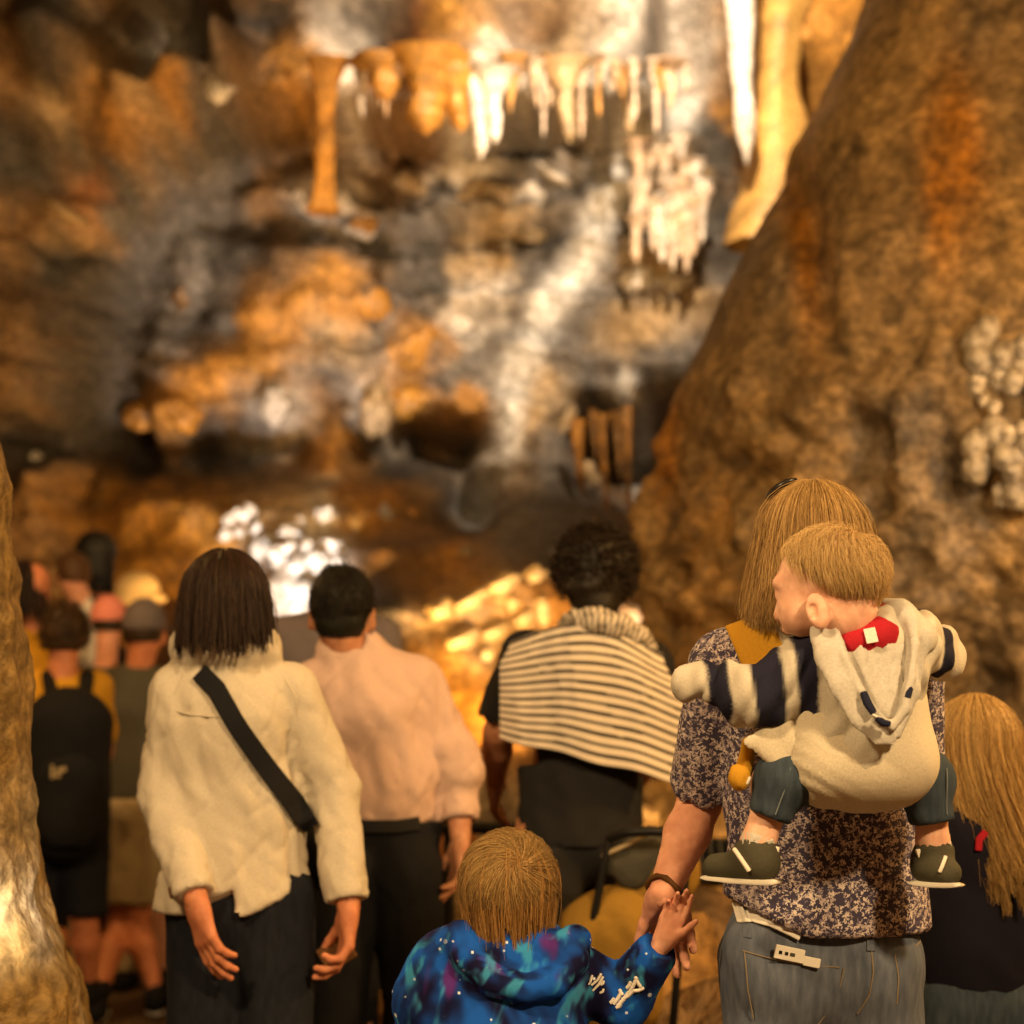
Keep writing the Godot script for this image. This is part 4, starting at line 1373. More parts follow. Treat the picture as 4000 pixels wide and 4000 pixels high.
# short hair combed along the skull from a whorl
func short_hair(g: Geo, c: Vector3, r: Vector3, look: Vector3, up: Vector3, whorl: Vector3, ca: Vector3, cb: Vector3, o: Dictionary) -> void:
	var side := look.cross(up).normalized()
	up = side.cross(look).normalized()
	var b := Basis(side, up, -look)
	whorl = whorl.normalized()
	var n: int = o.get("count", 1200)
	var length: float = o.get("length", 0.05)
	for i in n:
		var d := Vector3.ZERO
		var thr := 0.0
		for tries in 8:
			d = Vector3(rng.randfn(), rng.randfn(), rng.randfn()).normalized()
			var fr := -d.z
			thr = lerpf(float(o.get("low", -0.45)), -0.22, smoothstep(-0.45, 0.1, fr)) + maxf(0.0, fr) * float(o.get("brow", 0.9)) - 0.12
			if d.y > thr and rng.randf() < 0.25 + 3.0 * (d.y - thr):
				break
			d = Vector3.ZERO
		if d == Vector3.ZERO:
			continue
		var away := (d - whorl * d.dot(whorl))
		if away.length() < 0.02:
			away = Vector3(0, 0, 1)
		away = (away - d * away.dot(d)).normalized()
		away = (away + d.cross(away) * (float(o.get("swirl", 0.4)) + 0.35 * noise.get_noise_3d(d.x * 150.0, d.y * 150.0, d.z * 150.0))).normalized()
		away = (away + Vector3(0, -1, 0) * float(o.get("fall", 0.3))).normalized()
		var L := length * rng.randf_range(0.35, 1.35)
		var pts := PackedVector3Array()
		var rad := PackedFloat32Array()
		var q := d
		var lift: float = o.get("lift", 0.05)
		if rng.randf() < float(o.get("wisps", 0.06)):
			lift *= 2.6
		var inn := smoothstep(0.0, 0.4, d.y - thr)
		lift *= 0.15 + 0.85 * inn
		L *= 0.45 + 0.55 * inn
		for k in 6:
			var t := k / 5.0
			pts.append(c + b * (q * r * (1.0 + lift * sin(t * 2.6) * rng.randf_range(0.8, 1.1) + 0.004)))
			rad.append(float(o.get("width", 0.0009)) * (1.0 - 0.7 * t))
			var tang := (away - q * away.dot(q)).normalized()
			q = (q + tang * (L / 5.0 / r.y)).normalized()
		g.tube(pts, rad, 3, tint(ca, cb))


func curly_hair(g: Geo, c: Vector3, r: Vector3, look: Vector3, ca: Vector3, cb: Vector3, n: int, size: float) -> void:
	for i in n:
		var d := Vector3(rng.randfn(), rng.randfn(), rng.randfn()).normalized()
		if d.y < -0.62 or (d.dot(look) > 0.35 and d.y < 0.2):
			continue
		var s1 := d.cross(Vector3(0.3, 0.9, 0.2)).normalized()
		var s2 := d.cross(s1)
		var base := c + d * r * rng.randf_range(0.86, 1.0)
		var pts := PackedVector3Array()
		var rad := PackedFloat32Array()
		var ph := rng.randf() * TAU
		var cr := size * rng.randf_range(0.6, 1.1)
		var drift := (s1 * rng.randf_range(-1, 1) + s2 * rng.randf_range(-1, 1) + d * 0.5) * size
		for k in 9:
			var t := k / 8.0
			pts.append(base + (s1 * cos(ph + t * 8.0) + d * sin(ph + t * 8.0)) * cr + drift * t * 2.0)
			rad.append(size * 0.16)
		g.tube(pts, rad, 4, tint(ca, cb))


# the mass of hair under the strands
func hair_core(g: Geo, c: Vector3, r: Vector3, look: Vector3, y_end: float, flare: float, col: Color, cell := 0.01, sway := Vector3.ZERO) -> void:
	var lowest := Vector3(c.x, y_end + 0.02, c.z)
	var fl := field([c, lowest], maxf(r.x, r.z) * (1.3 + flare), cell)
	fl.ell(c, r * 0.95, Basis(), 0.01)
	if y_end < c.y - 0.02:
		var off := -look * r.z * 0.42
		var m := (c + lowest) * 0.5 + sway * 0.35
		fl.cap(c + off, m + off, r.x * 0.86, r.x * (0.86 + flare * 0.4), 0.02, look, 1.5)
		fl.cap(m + off, lowest + off + sway, r.x * (0.86 + flare * 0.4), r.x * (0.8 + flare * 0.8), 0.02, look, 1.9)
		fl.cut(lowest + sway, Vector3.DOWN, 1.0)
	fl.carve(c + look * r.z * 0.62 - Vector3(0, r.y * 0.2, 0), c + look * r.z * 0.95 - Vector3(0, r.y * 1.4, 0), r.x * 0.62, r.x * 0.7)
	fl.emit(g, func(p: Vector3, n: Vector3) -> float: return 0.004 * noise.get_noise_3d(p.x * 2500.0, p.y * 120.0, p.z * 2500.0), null, col)


# a band of cloth laid on a field along points, seen from the direction eye
func band(g: Geo, fl: Field, pts: Array, width: float, thick: float, eye: Vector3, lift := 0.004) -> void:
	var path := PackedVector3Array()
	for i in pts.size() - 1:
		for k in 6:
			path.append((pts[i] as Vector3).lerp(pts[i + 1], k / 6.0))
	path.append(pts[-1])
	var hits := PackedVector3Array()
	for p in path:
		var h := fl.hit(p + eye * 0.5, -eye, 1.0)
		hits.append(h if h != Vector3.INF else p)
	var rows := []
	var cols := []
	for i in hits.size():
		var t := (hits[mini(i + 1, hits.size() - 1)] - hits[maxi(i - 1, 0)]).normalized()
		var across := t.cross(eye).normalized()
		var row := PackedVector3Array()
		var crow := PackedColorArray()
		for q in [[-0.5, 0.0], [-0.5, 0.6], [-0.42, 1.0], [0.42, 1.0], [0.5, 0.6], [0.5, 0.0]]:
			var w: float = q[0] * width
			var at: Vector3 = hits[i] + across * w
			var h := fl.hit(at + eye * 0.5, -eye, 1.0)
			if h == Vector3.INF or h.distance_to(at) > 0.06:
				h = at
			row.append(h + eye * (lift - 0.003 + thick * q[1]))
			crow.append(Color.WHITE)
		rows.append(row)
		cols.append(crow)
	g.sheet(rows, cols)


func seam(g: Geo, fl: Field, pts: Array, r: float, eye: Vector3, lift := 0.001, col := Color.WHITE) -> void:
	var path := PackedVector3Array()
	var rad := PackedFloat32Array()
	for i in pts.size() - 1:
		for k in 8:
			var p: Vector3 = (pts[i] as Vector3).lerp(pts[i + 1], k / 8.0)
			var h := fl.hit(p + eye * 0.5, -eye, 1.0)
			if h != Vector3.INF:
				path.append(h + eye * lift)
				rad.append(r)
	if path.size() > 2:
		g.tube(path, rad, 6, col)


const EYE := Vector3(0, 0, 1)

func mother() -> void:
	var D := 3.8
	var j := stance(3215, D, 1.72)
	j.head = P(3180, 2140, D - 0.01)
	j.neck = P(3195, 2440, D + 0.01)
	j.chest = P(3200, 2680, D)
	j.belly = P(3215, 3080, D)
	j.pelvis = P(3205, 3660, D)
	j.sho_l = P(2835, 2600, D)
	j.sho_r = P(3545, 2610, D)
	j.elb_l = P(2735, 3130, D + 0.1)
	j.wri_l = P(2590, 3495, D - 0.03)
	j.elb_r = P(3560, 3080, D + 0.06)
	j.wri_r = P(3430, 3060, D + 0.3)
	j.hip_l = P(3035, 3740, D)
	j.hip_r = P(3365, 3740, D)
	var spec := {
		"label": "woman in a speckled navy blouse and grey jeans carrying a baby on her back", "cell": 0.011, "skin": M.skin, "top": M.blouse, "top_name": "blouse", "sleeve": 0.98, "loose": 1.0, "top_w": 0.158, "flare": 1.14,
		"hem": P(3230, 3635, D), "hem_tilt": [P(2950, 3555, D), Vector3(-0.5, -1, 0)], "bottom": M.denim, "bottom_name": "jeans", "fit": 1.06, "bulk": 1.06, "seat": 1.0, "bare_waist": true,
		"hand_l": {"f": Vector3(0.2, -0.62, -0.72), "back": Vector3(0.1, 0.75, 0.6), "thumb": Vector3(-1, -0.25, -0.1), "curl": 0.85},
	}
	spec["folds"] = fold_noise(0.007, 200.0, 70.0, 40.0)
	var r := dress(j, spec)
	var t: Node3D = r.t
	# white undershirt that shows above the jeans
	var g := Geo.new()
	band(g, r.bottom, [P(2862, 3555, D), P(2920, 3545, D), P(2990, 3560, D), P(3060, 3590, D), P(3100, 3610, D)], 0.034, 0.006, EYE, 0.008)
	mesh(g, "undershirt", M.white_cloth, t)
	# jeans: pockets, yoke, loops
	var jf: Field = r.bottom
	g = Geo.new()
	seam(g, jf, [P(2880, 3690, D), P(3000, 3715, D), P(3120, 3735, D), P(3252, 3745, D)], 0.0014, EYE)
	seam(g, jf, [P(3252, 3745, D), P(3235, 3830, D), P(3190, 3925, D), P(3150, 3990, D)], 0.0014, EYE)
	seam(g, jf, [P(2885, 3690, D), P(2895, 3830, D), P(2920, 3960, D)], 0.0014, EYE)
	seam(g, jf, [P(3450, 3700, D), P(3462, 3780, D), P(3455, 3900, D)], 0.0014, EYE)
	seam(g, jf, [P(3450, 3700, D), P(3520, 3690, D), P(3590, 3660, D)], 0.0014, EYE)
	seam(g, jf, [P(3358, 3670, D), P(3362, 3760, D), P(3345, 3850, D), P(3300, 3930, D)], 0.0016, EYE)
	mesh(g, "pocket_stitching", M.thread, t)
	g = Geo.new()
	band(g, jf, [P(2900, 3580, D), P(2898, 3640, D)], 0.014, 0.004, EYE)
	mesh(g, "belt_loop", M.denim, t)
	g = Geo.new()
	band(g, jf, [P(3358, 3610, D), P(3356, 3680, D)], 0.014, 0.004, EYE)
	mesh(g, "belt_loop", M.denim, t)
	# bracelet of dark cord
	g = Geo.new()
	var ring := PackedVector3Array()
	var rr := PackedFloat32Array()
	var ax := (j.wri_l - j.elb_l).normalized() as Vector3
	var b1 := ax.cross(Vector3(0, 0, 1)).normalized()
	var b2 := ax.cross(b1)
	for k in 21:
		var a := TAU * k / 20.0
		ring.append(j.wri_l - ax * 0.012 + (b1 * cos(a) + b2 * sin(a)) * 0.0315 + ax * 0.005 * sin(a * 2.0))
		rr.append(0.0052 + 0.001 * sin(k * 2.5))
	g.tube(ring, rr, 7, Color.WHITE)
	mesh(g, "bracelet", M.brown_leather, t)
	# hair
	rng.seed = 100
	var hc: Vector3 = j.head + Vector3(0, 0.012, 0.008)
	g = Geo.new()
	var col := Vector3(0.22, 0.125, 0.042)
	var cb := Vector3(0.46, 0.29, 0.11)
	hair_core(g, hc, Vector3(0.09, 0.104, 0.108), Vector3(0, 0, -1), P(0, 2410, D).y, 0.18, Color(0.16, 0.08, 0.02))
	long_hair(g, hc, Vector3(0.096, 0.108, 0.112), Vector3(0, 0, -1), P(0, 2425, D).y, col, cb, {"count": 7000, "clumps": 150, "flare": 0.3, "width": 0.0005, "ragged": 0.02, "segs": 12})
	mesh(g, "hair", M.hair, t)
	# sunglasses pushed up into the hair
	var sg := thing("sunglasses", "dark sunglasses pushed up on the blonde woman's head", "sunglasses", P(3050, 1915, D - 0.03))
	g = Geo.new()
	g.tube([P(3000, 1948, D + 0.02), P(3030, 1910, D + 0.01), P(3072, 1883, D), P(3110, 1872, D + 0.01)], [0.004, 0.0065, 0.006, 0.003], 8, Color.WHITE)
	mesh(g, "temple", M.black_plastic, sg)
	g = Geo.new()
	g.lump(P(3036, 1918, D + 0.04), Vector3(0.026, 0.011, 0.006), Basis(Vector3(0, 0, 1), 0.7), noise, 0.0, 1.0, 10, func(_p): return Color.WHITE)
	mesh(g, "lens", M.black_plastic, sg)
	# pale case in the back pocket
	var ct := thing("card_case", "small cream plastic case with three dark windows sticking out of the jeans pocket", "case", P(3070, 3720, D))
	var hp := jf.hit(P(3070, 3705, D) + EYE * 0.5, -EYE, 1.0)
	var bz := Basis(Vector3(0, 0, 1), -0.2)
	g = Geo.new()
	g.box(hp + bz * Vector3(-0.012, 0.004, 0.007), Vector3(0.052, 0.024, 0.007), bz, 0.003)
	g.box(hp + bz * Vector3(0.028, -0.002, 0.007), Vector3(0.03, 0.0165, 0.0066), bz, 0.003)
	mesh(g, "shell", M.white_plastic, ct)
	for k in 3:
		g = Geo.new()
		g.box(hp + bz * Vector3(-0.028 + 0.0105 * k, 0.004, 0.0106), Vector3(0.0058 if k < 2 else 0.0085, 0.006, 0.0016), bz, 0.0005)
		mesh(g, "window", M.black_plastic if k < 2 else M.olive_grey, ct)
	carrier_and_baby(r.top)


func carrier_and_baby(blouse: Field) -> void:
	var D := 3.54
	# the baby
	var hs := 0.93
	var hc := P(3228, 2275, 3.51)
	var look := Vector3(-0.82, -0.2, -0.5).normalized()
	var up := (Vector3.UP * 0.98 + Vector3(-0.16, 0, 0)).normalized()
	var t := thing("person", "blond baby in a pale striped hoodie asleep in a carrier on the woman's back", "person", P(3360, 3000, D))
	var g := Geo.new()
	var neck := P(3340, 2500, D)
	var bf := field([neck, P(3360, 3100, D), P(2900, 3350, D), P(3660, 3380, D), P(2690, 2650, D + 0.08), P(3700, 2560, D + 0.12)], 0.14, 0.011)
	bf.cap(neck, P(3360, 2620, D), 0.045, 0.08, 0.03)
	bf.cap(P(3360, 2620, D), P(3365, 2960, D), 0.085, 0.09, 0.03)
	bf.cap(P(3190, 2590, D), P(2905, 2690, D + 0.02), 0.035, 0.03, 0.02)
	bf.cap(P(2905, 2690, D + 0.02), P(2720, 2670, D + 0.08), 0.03, 0.022, 0.02)
	bf.cap(P(3540, 2560, D), P(3680, 2570, D + 0.12), 0.035, 0.028, 0.02)
	bf.cap(P(3280, 2980, D), P(3040, 3060, D + 0.02), 0.055, 0.045, 0.03)
	bf.cap(P(3040, 3060, D + 0.02), P(2962, 3290, D), 0.036, 0.025, 0.02)
	bf.cap(P(3460, 2980, D), P(3625, 3060, D + 0.03), 0.055, 0.045, 0.03)
	bf.cap(P(3625, 3060, D + 0.03), P(3645, 3300, D + 0.03), 0.036, 0.024, 0.02)
	bf.cap(P(2962, 3290, D), P(2900, 3370, D + 0.01), 0.026, 0.022, 0.02)
	bf.cap(P(3645, 3300, D + 0.03), P(3670, 3380, D + 0.03), 0.026, 0.022, 0.02)
	bf.emit(g)
	add_head(g, hc, look, up, neck + Vector3(0, 0.0, 0.01), hs, 0.0032, 0.048, true)
	mesh(g, "body", M.skin_baby, t)
	# closed eye: a line of lashes
	g = Geo.new()
	var side := look.cross(up).normalized()
	for k: float in [-1.0, 1.0]:
		var e := hc + look * 0.082 * hs - up * 0.01 * hs + side * 0.031 * hs * k
		g.tube([e + side * 0.012 * k - look * 0.008, e - up * 0.004 + look * 0.0005, e - side * 0.011 * k + look * 0.001], [0.0008, 0.0012, 0.0008], 5, Color.WHITE)
	mesh(g, "eyelashes", M.brown_leather, t)
	# hair
	rng.seed = 55
	g = Geo.new()
	var b := Basis(side, up, -look)
	var hcc := hc + up * 0.012 * hs - look * 0.012 * hs
	var hr := Vector3(0.0765, 0.0785, 0.0945) * hs
	var hf := field([hcc], 0.12, 0.006)
	hf.ell(hcc, hr * 0.995, b, 0.01)
	hf.cut(hcc + look * 0.028 * hs + up * 0.045 * hs, (look * 0.86 - up * 0.5).normalized(), 0.2)
	hf.cut(hcc - up * 0.05 * hs - look * 0.01 * hs, (-up * 0.6 + look * 0.8).normalized(), 0.2)
	hf.cut(hcc - up * 0.08 * hs, -up, 0.2)
	hf.emit(g, null, null, Color(0.60, 0.37, 0.19))
	short_hair(g, hcc, hr, look, up, Vector3(0.2, 0.75, 0.65), Vector3(0.42, 0.26, 0.10), Vector3(0.68, 0.48, 0.22), {"count": 7000, "length": 0.042, "low": -0.95, "brow": 1.75, "swirl": 0.95, "fall": 0.02, "lift": 0.07, "width": 0.0004, "wisps": 0.25})
	mesh(g, "hair", M.hair, t)
	# red shirt at the neck, with its white tag
	g = Geo.new()
	var cf := field([P(3280, 2480, D), P(3520, 2430, D)], 0.12, 0.006)
	cf.cap(P(3250, 2490, D - 0.05), P(3340, 2512, D - 0.075), 0.018, 0.02, 0.02)
	cf.cap(P(3340, 2512, D - 0.075), P(3440, 2480, D - 0.075), 0.02, 0.022, 0.02)
	cf.cap(P(3440, 2480, D - 0.075), P(3470, 2400, D - 0.03), 0.022, 0.02, 0.02)
	cf.cap(P(3410, 2520, D - 0.06), P(3490, 2500, D - 0.05), 0.028, 0.03, 0.02)
	cf.emit(g, fold_noise(0.003, 400.0, 200.0))
	mesh(g, "red_collar", M.red_cloth, t)
	g = Geo.new()
	g.box(P(3402, 2482, D - 0.105), Vector3(0.019, 0.025, 0.0012), Basis(Vector3(0, 0, 1), 0.18) * Basis(Vector3(1, 0, 0), -0.3), 0.0006)
	mesh(g, "tag", M.white_cloth, t)
	# striped hoodie
	var s0 := P(3185, 2600, D - 0.02)
	var s1 := P(2935, 2705, D - 0.005)
	var s2 := P(2672, 2655, D + 0.07)
	var s3 := P(3545, 2520, D - 0.02)
	var s4 := P(3668, 2535, D + 0.1)
	var hd := field([s0, s1, s2, s3, s4, P(3360, 2900, D), P(3360, 2480, D)], 0.14, 0.0055)
	hd.cap(P(3290, 2590, D - 0.01), P(3440, 2580, D - 0.01), 0.075, 0.075, 0.04)
	hd.cap(P(3360, 2600, D), P(3365, 2900, D), 0.09, 0.1, 0.04)
	hd.cap(s0, s1, 0.05, 0.046, 0.03)
	hd.cap(s1, s2, 0.044, 0.027, 0.02)
	hd.cap(s0 + Vector3(0, -0.03, 0.01), s1 + Vector3(0.03, -0.02, 0.01), 0.034, 0.034, 0.02)
	hd.cap(s3, s4, 0.054, 0.044, 0.03)
	hd.cut(s2 + (s2 - s1).normalized() * 0.005, (s2 - s1).normalized(), 0.07)
	hd.carve(P(3325, 2440, D - 0.01), P(3345, 2500, D - 0.03), 0.062, 0.052)
	var stripes := func(p: Vector3) -> Color:
		var cream := Color(0.60, 0.555, 0.47)
		var navy := Color(0.022, 0.022, 0.04)
		var q := (p.x - s2.x) + 0.10 * (p.y - s2.y) + 0.012 * noise.get_noise_3d(p.x * 500.0, p.y * 500.0, p.z * 500.0)
		var left := p.x < P(3180, 0, D).x
		var w := (P(3180, 0, D).x - s2.x) / 512.0
		var n := 0.0
		if left:
			for bnd in [[66, 158], [250, 375], [418, 492]]:
				n = maxf(n, smoothstep(-0.003, 0.003, q - bnd[0] * w) * smoothstep(-0.003, 0.003, bnd[1] * w - q))
		else:
			var qq := (p - s3).dot((s4 - s3).normalized())
			n = smoothstep(-0.003, 0.003, qq - 0.045) * smoothstep(-0.003, 0.003, 0.095 - qq)
		return cream.lerp(navy, n)
	g = Geo.new()
	hd.emit(g, func(p: Vector3, n: Vector3) -> float:
		return 0.013 * drape.get_noise_3d(p.x * 1500.0 + p.y * 500.0, p.y * 500.0, p.z * 600.0) + 0.008 * (0.25 - absf(drape.get_noise_3d(p.x * 1200.0 - p.y * 600.0, p.y * 400.0, p.z * 600.0)) * 2.5), stripes)
	mesh(g, "hoodie", M.striped, t)
	# its hood, hanging open down the back
	g = Geo.new()
	var hoodf := field([P(3160, 2440, D), P(3600, 2340, D), P(3450, 2900, D - 0.1)], 0.09, 0.0055)
	var Z := Vector3(0, 0, 1)
	var lapel := [[3205, 2470, -0.075, 0.018], [3240, 2560, -0.105, 0.024], [3300, 2680, -0.125, 0.025], [3370, 2795, -0.135, 0.024], [3440, 2872, -0.138, 0.017], [3480, 2880, -0.138, 0.012]]
	for i in lapel.size() - 1:
		hoodf.cap(P(lapel[i][0], lapel[i][1], D + lapel[i][2]), P(lapel[i + 1][0], lapel[i + 1][1], D + lapel[i + 1][2]), lapel[i][3], lapel[i + 1][3], 0.006, Z, 2.6)
	var rim := [[3262, 2470, -0.085], [3300, 2570, -0.118], [3365, 2700, -0.138], [3430, 2800, -0.147], [3485, 2840, -0.148], [3535, 2770, -0.146], [3562, 2650, -0.138], [3574, 2520, -0.115], [3560, 2430, -0.085], [3520, 2375, -0.05], [3455, 2352, -0.015]]
	for i in rim.size() - 1:
		hoodf.cap(P(rim[i][0], rim[i][1], D + rim[i][2]), P(rim[i + 1][0], rim[i + 1][1], D + rim[i + 1][2]), 0.008, 0.008, 0.004)
	hoodf.cap(P(3585, 2500, D - 0.085), P(3560, 2700, D - 0.115), 0.02, 0.014, 0.01, Z, 1.6)
	hoodf.cap(P(3560, 2700, D - 0.115), P(3500, 2870, D - 0.125), 0.014, 0.01, 0.01, Z, 1.6)
	hoodf.cap(P(3520, 2420, D - 0.045), P(3590, 2490, D - 0.06), 0.03, 0.03, 0.02)
	hoodf.emit(g, func(p: Vector3, n: Vector3) -> float: return 0.003 * noise.get_noise_3d(p.x * 1500.0 + p.y * 600.0, p.y * 500.0, p.z * 600.0))
	# inside of the hood
	var inn := field([P(3300, 2540, D), P(3560, 2830, D - 0.1)], 0.08, 0.0055)
	inn.cap(P(3400, 2590, D - 0.075), P(3470, 2780, D - 0.1), 0.055, 0.03, 0.02, Z, 2.0)
	inn.cap(P(3500, 2560, D - 0.075), P(3490, 2780, D - 0.105), 0.035, 0.025, 0.02, Z, 1.8)
	inn.cap(P(3330, 2560, D - 0.07), P(3420, 2740, D - 0.095), 0.03, 0.025, 0.02, Z, 1.6)
	inn.emit(g, func(p: Vector3, n: Vector3) -> float: return 0.010 * (0.35 - absf(ridge.get_noise_3d(p.x * 2200.0 + p.y * 500.0, p.y * 300.0, 3.0)) * 2.2))
	var hood := mesh(g, "hood", M.grey_marl, t)
	g = Geo.new()
	g.tube([P(3372, 2705, D - 0.147), P(3388, 2745, D - 0.155), P(3412, 2785, D - 0.158)], [0.006, 0.0075, 0.006], 8, Color.WHITE)
	g.tube([P(3425, 2805, D - 0.165), P(3450, 2824, D - 0.168), P(3476, 2828, D - 0.166)], [0.0055, 0.0065, 0.005], 8, Color.WHITE)
	g.tube([P(3558, 2675, D - 0.14), P(3546, 2725, D - 0.15)], [0.006, 0.0055], 8, Color.WHITE)
	mesh(g, "neck_tape", M.navy, hood)
	g = Geo.new()
	for k in 9:
		g.box(P(3412 + k * 3.2, 2792 + k * 1.5, D - 0.168), Vector3(0.0035, 0.0028, 0.0028), Basis(Vector3(0, 0, 1), 0.7), 0.0005)
	mesh(g, "zip_end", M.white_plastic, hood)
	# jeans, socks, shoes
	for e in 2:
		var hip := P(3270, 2990, D - 0.01) if e == 0 else P(3470, 2990, D - 0.01)
		var knee := P(3062, 3040, D + 0.0) if e == 0 else P(3612, 3040, D + 0.02)
		var cuff := P(3008, 3180, D - 0.005) if e == 0 else P(3640, 3200, D + 0.015)
		var pf := field([hip, knee, cuff], 0.12, 0.007)
		pf.cap(hip, knee, 0.056, 0.044, 0.03)
		pf.cap(knee, cuff + (cuff - knee) * 0.4, 0.043, 0.034, 0.03)
		var dn := (cuff - knee).normalized()
		pf.cut(cuff, dn, 0.1)
		pf.cap(cuff - dn * 0.014, cuff - dn * 0.004, 0.037, 0.037, 0.006)
		pf.cut(cuff + dn * 0.006, dn, 0.1)
		g = Geo.new()
		pf.emit(g, fold_noise(0.006, 330.0, 260.0, e * 50.0))
		var leg := mesh(g, "jeans_leg", M.baby_denim, t)
		g = Geo.new()
		seam(g, pf, [P(3075, 2990, D), P(3050, 3080, D), P(3012, 3190, D)] if e == 0 else [P(3690, 3000, D), P(3688, 3100, D), P(3690, 3190, D)], 0.0013, EYE)
		mesh(g, "seam", M.blue_thread, leg)
		g = Geo.new()
		var an := P(2958, 3300, D) if e == 0 else P(3648, 3310, D + 0.03)
		var top := P(2975, 3255, D) if e == 0 else P(3644, 3290, D + 0.03)
		var sf := field([an, top], 0.08, 0.006)
		sf.cap(top, an, 0.029, 0.027, 0.01)
		sf.cap(an, an + Vector3(-0.01, -0.02, 0), 0.027, 0.026, 0.01)
		sf.cut(top, (top - an).normalized(), 0.06)
		sf.emit(g, func(p: Vector3, n: Vector3) -> float: return 0.0012 * sin(p.x * 900.0))
		mesh(g, "sock", M.grey_marl, t)
		# sneaker: toe turned outwards and away
		var heel := P(2972, 3385, D - 0.012) if e == 0 else P(3632, 3392, D + 0.03)
		var toe := P(2800, 3372, D + 0.05) if e == 0 else P(3700, 3395, D + 0.0)
		var fd := (toe - heel).normalized()
		var shf := field([heel, toe, an], 0.08, 0.005)
		shf.cap(heel, toe - Vector3(0, 0.006, 0), 0.03, 0.024, 0.01, Vector3.UP, 1.05)
		shf.cap(heel + Vector3(0, 0.01, 0), an + Vector3(0, -0.012, 0), 0.031, 0.031, 0.012)
		shf.cap(heel.lerp(toe, 0.35) + Vector3(0, 0.012, 0), an - Vector3(0, 0.008, 0), 0.025, 0.03, 0.018)
		shf.cut(heel - Vector3(0, 0.022, 0), Vector3.DOWN, 0.2)
		shf.carve(an + Vector3(0, 0.006, 0), an + Vector3(0.0, 0.06, 0), 0.027, 0.03)
		g = Geo.new()
		shf.emit(g)
		var shoe := mesh(g, "shoe", M.shoe_green, t)
		g = Geo.new()
		var h0 := heel - Vector3(0, 0.024, 0) - fd * 0.008
		var t0 := Vector3(toe.x, h0.y, toe.z) + fd * 0.01
		g.tube([h0 - fd * 0.02, h0, h0.lerp(t0, 0.5) - Vector3(0, 0.001, 0), t0, t0 + fd * 0.014], [0.023, 0.031, 0.029, 0.025, 0.016], 16, Color.WHITE, Vector3.UP, 0.2)
		mesh(g, "sole", M.white_rubber, shoe)
		g = Geo.new()
		if e == 0:
			seam(g, shf, [P(2868, 3318, D), P(2892, 3356, D), P(2920, 3400, D)], 0.0042, EYE, 0.002)
		else:
			seam(g, shf, [P(3690, 3345, D), P(3674, 3375, D), P(3660, 3405, D)], 0.0036, EYE, 0.002)
		mesh(g, "stripe", M.white_rubber, shoe)
		g = Geo.new()
		g.box(an + Vector3(0.027 if e == 0 else -0.026, -0.014, 0.012), Vector3(0.01, 0.026, 0.018), Basis(Vector3(0, 0, 1), -0.35 if e == 0 else 0.3), 0.005)
		mesh(g, "heel_tab", M.white_rubber, shoe)
	# the carrier
	var ct := thing("baby_carrier", "cream cloth baby carrier with mustard shoulder strap on the woman's back", "baby carrier", P(3365, 3140, D))
	var cp := field([P(3100, 2560, D), P(3650, 3140, D)], 0.16, 0.008)
	var zz := Vector3(0, 0, 1)
	cp.ell(P(3360, 2975, D + 0.02), Vector3(0.106, 0.072, 0.1), Basis(), 0.03)
	cp.cap(P(3345, 2700, D + 0.01), P(3362, 2900, D + 0.01), 0.09, 0.098, 0.05, zz, 1.0)
	cp.cap(P(3205, 2790, D + 0.0), P(3215, 2960, D + 0.0), 0.048, 0.052, 0.04, zz, 0.72)
	cp.cap(P(3500, 2740, D + 0.0), P(3510, 2960, D + 0.0), 0.048, 0.052, 0.04, zz, 0.72)
	cp.cap(P(3230, 2990, D + 0.0), P(3490, 2990, D + 0.0), 0.058, 0.058, 0.04, zz, 0.8)
	cp.cut(P(3300, 2610, D), Vector3(0.0, 1, 0.35).normalized(), 0.3)
	g = Geo.new()
	cp.emit(g, func(p: Vector3, n: Vector3) -> float:
		var q := P(3110, 3060, D) - p
		var near := exp(-q.length_squared() / 0.006)
		return 0.004 * noise.get_noise_3d(p.x * 200.0, p.y * 140.0, p.z * 100.0) + near * 0.004 * sin((p.x * 0.6 + p.y) * 260.0))
	mesh(g, "panel", M.oat, ct)
	# pointed flap at its side
	g = Geo.new()
	var fl := field([P(2900, 2880, D), P(3120, 2830, D)], 0.1, 0.006)
	fl.cap(P(2925, 2895, D - 0.02), P(3090, 2840, D - 0.02), 0.006, 0.026, 0.015, Vector3(0, 0, 1), 2.6)
	fl.cap(P(2930, 2902, D - 0.02), P(3050, 2960, D - 0.025), 0.006, 0.022, 0.015, Vector3(0, 0, 1), 2.6)
	fl.cap(P(3050, 2900, D - 0.02), P(3100, 2890, D - 0.025), 0.034, 0.036, 0.02, Vector3(0, 0, 1), 2.6)
	fl.emit(g, fold_noise(0.006, 260.0, 200.0, 9.0))
	mesh(g, "side_flap", M.oat, ct)
	g = Geo.new()
	band(g, blouse, [P(2925, 2425, 3.78), P(2945, 2490, 3.76), P(3000, 2570, 3.7), P(3080, 2660, 3.7)], 0.085, 0.012, Vector3(0, 0.35, 1).normalized(), 0.006)
	mesh(g, "shoulder_strap", M.mustard, ct)
	g = Geo.new()
	band(g, blouse, [P(3040, 2450, 3.76), P(3090, 2530, 3.7), P(3100, 2600, 3.7)], 0.03, 0.014, Vector3(0, 0.35, 1).normalized(), 0.012)
	mesh(g, "strap_edge", M.oat, ct)
	g = Geo.new()
	g.tube([P(2925, 2895, D - 0.02), P(2918, 2950, D), P(2905, 3000, D + 0.0), P(2900, 3035, D + 0.0)], [0.011, 0.013, 0.014, 0.012], 8, Color.WHITE, Vector3(0, 0, 1), 0.4)
